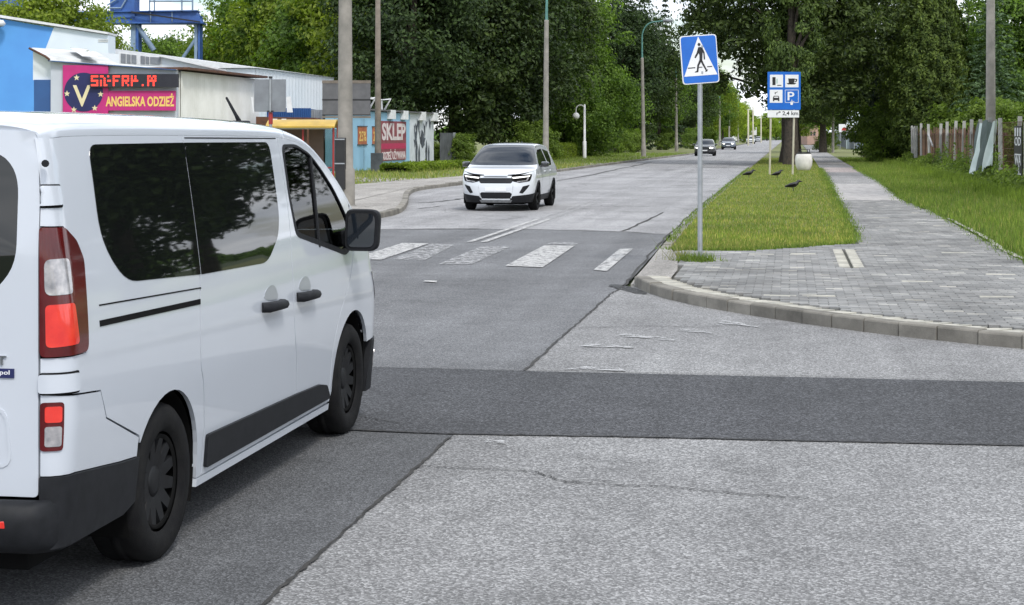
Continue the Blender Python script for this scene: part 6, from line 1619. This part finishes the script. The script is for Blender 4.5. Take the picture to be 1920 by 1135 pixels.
# right side
RT = [('linden_tree', 'street_linden', 1628, 128, .78, 'dark linden right of the footpath, branches over the steel fence'), ('linden_tree', 'street_linden', 1543, 170, .8, 'dark linden behind the thin grey pole'), 
      ('conifer', 'thuja', 1740, 103, 1.05, 'tall column conifer behind the pale boards of the fence'), ('conifer', 'thuja', 1710, 108, .98, 'column conifer left of the tallest one'), ('conifer', 'cedar', 1685, 112, .95, 'dark conifer at the far end of the board fence'), ('conifer', 'thuja', 1772, 106, .92, 'column conifer right of the tallest one'),
      ('spruce_tree', 'blue_spruce', 1862, 96, 1.05, 'spreading blue green spruce behind the concrete pole'), ('spruce_tree', 'blue_spruce', 1815, 112, 1.1, 'blue green spruce between the conifers and the concrete pole'), ('ash_tree', 'ash', 1838, 160, .92, 'pale ash high behind the blue green spruce'), ('ash_tree', 'ash', 1900, 140, .8, 'light ash at the right edge behind the fence'), ('maple_tree', 'maple', 1925, 105, .85, 'mid green maple at the right edge above the notice boards'),
      ('maple_tree', 'maple', 1545, 225, .8, 'mid green maple far along the footpath'), ('broadleaf_tree', 'bright', 1515, 340, .8, 'yellow green tree at the end of the footpath'), ('ash_tree', 'ash', 1500, 300, .7, 'light ash behind the thick trunk'), ('linden_tree', 'linden', 1590, 250, .95, 'dark linden beyond the white pylon')]
RO = [('linden_tree', 'linden2', 12.5, 43, 'linden beside the fence beyond the right edge, mirrored in the van window'), ('linden_tree', 'linden', 15.5, 57, 'linden behind the fence beyond the right edge'), ('maple_tree', 'maple', 17, 20, 'maple over the side street beyond the right edge'), ('linden_tree', 'linden2', 22, 30, 'second linden over the side street beyond the right edge')]
for nm, key, u_, v_, lb in RO: tree(nm, key, lb, u_, v_, 1.05, group='trees on the right')
for nm, key, px, d, s, lb in RT:
    c = tp(px, d); tree(nm, key, lb, c[0], c[1], s, group='trees on the right')
bs = [(1805, 96, 1.05, 'bright bush behind the board fence'), (1850, 92, 1.1, 'bright bush behind the crumpled banner'), (1895, 88, 1.05, 'bright bush behind the black lettered board'), (1930, 84, 1.0, 'bright bush at the right edge behind the fence'), (1655, 108, 1.15, 'leafy sumac bush at the far end of the fence'), (1680, 116, .9, 'bush between the conifers and the fence end'), (1650, 122, .7, 'low bush beside the steel fence'), (1548, 172, .65, 'bush left of the thin grey pole'), (1782, 99, .8, 'bush against the conifer foot'), (1190, 165, .7, 'low bush at the tree line by the curved lamp'), (1160, 158, .8, 'low bush under the willow'), (1250, 200, .8, 'low bush near the tree line left of the crossing sign'), (1300, 215, .8, 'low bush behind the small black car'), (1330, 260, .9, 'bush beyond the blue grey car'), (860, 104, .55, 'ragged bush behind the clipped hedge'), (820, 103, .4, 'small bush in front of the sheet gate'), (1395, 400, .8, 'far bush behind the white car in the queue'), (1010, 112, .8, 'bush behind the lamp post by the white car')]
for px, d, s, lb in bs:
    c = tp(px, d); tree('bush', 'bush', lb, c[0], c[1], s, group='bushes', cat='bush')

def hedge(label, a, b, w, h, n, m='leaf_mid'):
    a = Vector(a); b = Vector(b); L = (b - a).length; t = thing('hedge', label, 'hedge', (a.x, a.y, .09), math.atan2(b.y - a.y, b.x - a.x))
    f = rng.integers(0, 4, n); x = rng.uniform(0, L, n); y = rng.uniform(-w / 2, w / 2, n); z = rng.uniform(.05, h, n)
    nr = rng.normal(0, .5, (n, 3))
    y = np.where(f == 0, -w / 2, np.where(f == 1, w / 2, y)); z = np.where(f >= 2, h, z)
    nr[:, 1] += np.where(f == 0, -1, np.where(f == 1, 1, 0)); nr[:, 2] += np.where(f >= 2, 1, .3)
    e = rng.integers(0, 12, n); x = np.where(e == 0, 0, np.where(e == 1, L, x))
    bumpy = .05 * np.sin(x * 2.3) + .04 * np.sin(x * 6.1)
    P = np.stack([x, y, z + bumpy], 1) + rng.normal(0, .04, (n, 3))
    link('foliage', leaf_mesh('foliage', P, nr, rng.uniform(.08, .16, n), .6), MATS[m], t)
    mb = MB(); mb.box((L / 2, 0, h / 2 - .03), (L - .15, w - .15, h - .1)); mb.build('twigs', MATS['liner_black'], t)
    return t
hedge('clipped hedge in front of the graffiti wall', (-18.3, 76.8), (-17.2, 88.0), 1.3, .33, 16000, 'leaf_light')
hedge('second clipped hedge behind the approaching white car', (-16.9, 112), (-18.0, 148), 1.4, 1.05, 22000, 'leaf_light')
# climbers on the fence
def climbers(label, n, v0, v1, zmax, spread):
    cv = rng.uniform(v0, v1, 46); v = np.repeat(cv, n // 46) + rng.normal(0, .45, (n // 46) * 46); k = len(v)
    z = rng.uniform(0, 1, k) ** 1.5 * zmax * np.repeat(rng.uniform(.3, 1, 46), n // 46) + .12
    P = np.stack([FU - .1 - np.abs(rng.normal(0, spread, k)) * (1.2 - z / zmax), v, z], 1)
    o = link('fence_climbers', leaf_mesh('fence_climbers', P, rng.normal(0, .5, (k, 3)) + (-.6, -.3, .5), rng.uniform(.08, .17, k), .6), MATS['leaf_weed'])
    tag(o, label, 'weeds', kind='stuff')
climbers('leafy weeds and climbers growing along the foot of the fence', 22000, 49, 104, .8, .45)
climbers('tall climbers clinging to the fence boards', 2800, 58, 86, 1.7, .12)
# distant wood closing the view
n = 60000
an = rng.uniform(-.9, 1.2, n); rr = rng.uniform(690, 760, n); hgt = (9 + 5 * np.sin(an * 37) + 3 * np.sin(an * 91)) * rng.uniform(0, 1, n) ** .6
P = np.stack([np.sin(an) * rr, np.cos(an) * rr, hgt], 1)
tag(link('far_wood', leaf_mesh('far_wood', P, rng.normal(0, .4, (n, 3)) + (0, -.8, .6), rng.uniform(1.2, 2.6, n), .8), MATS['leaf_mid']), 'distant wood along the horizon', 'wood', kind='stuff')
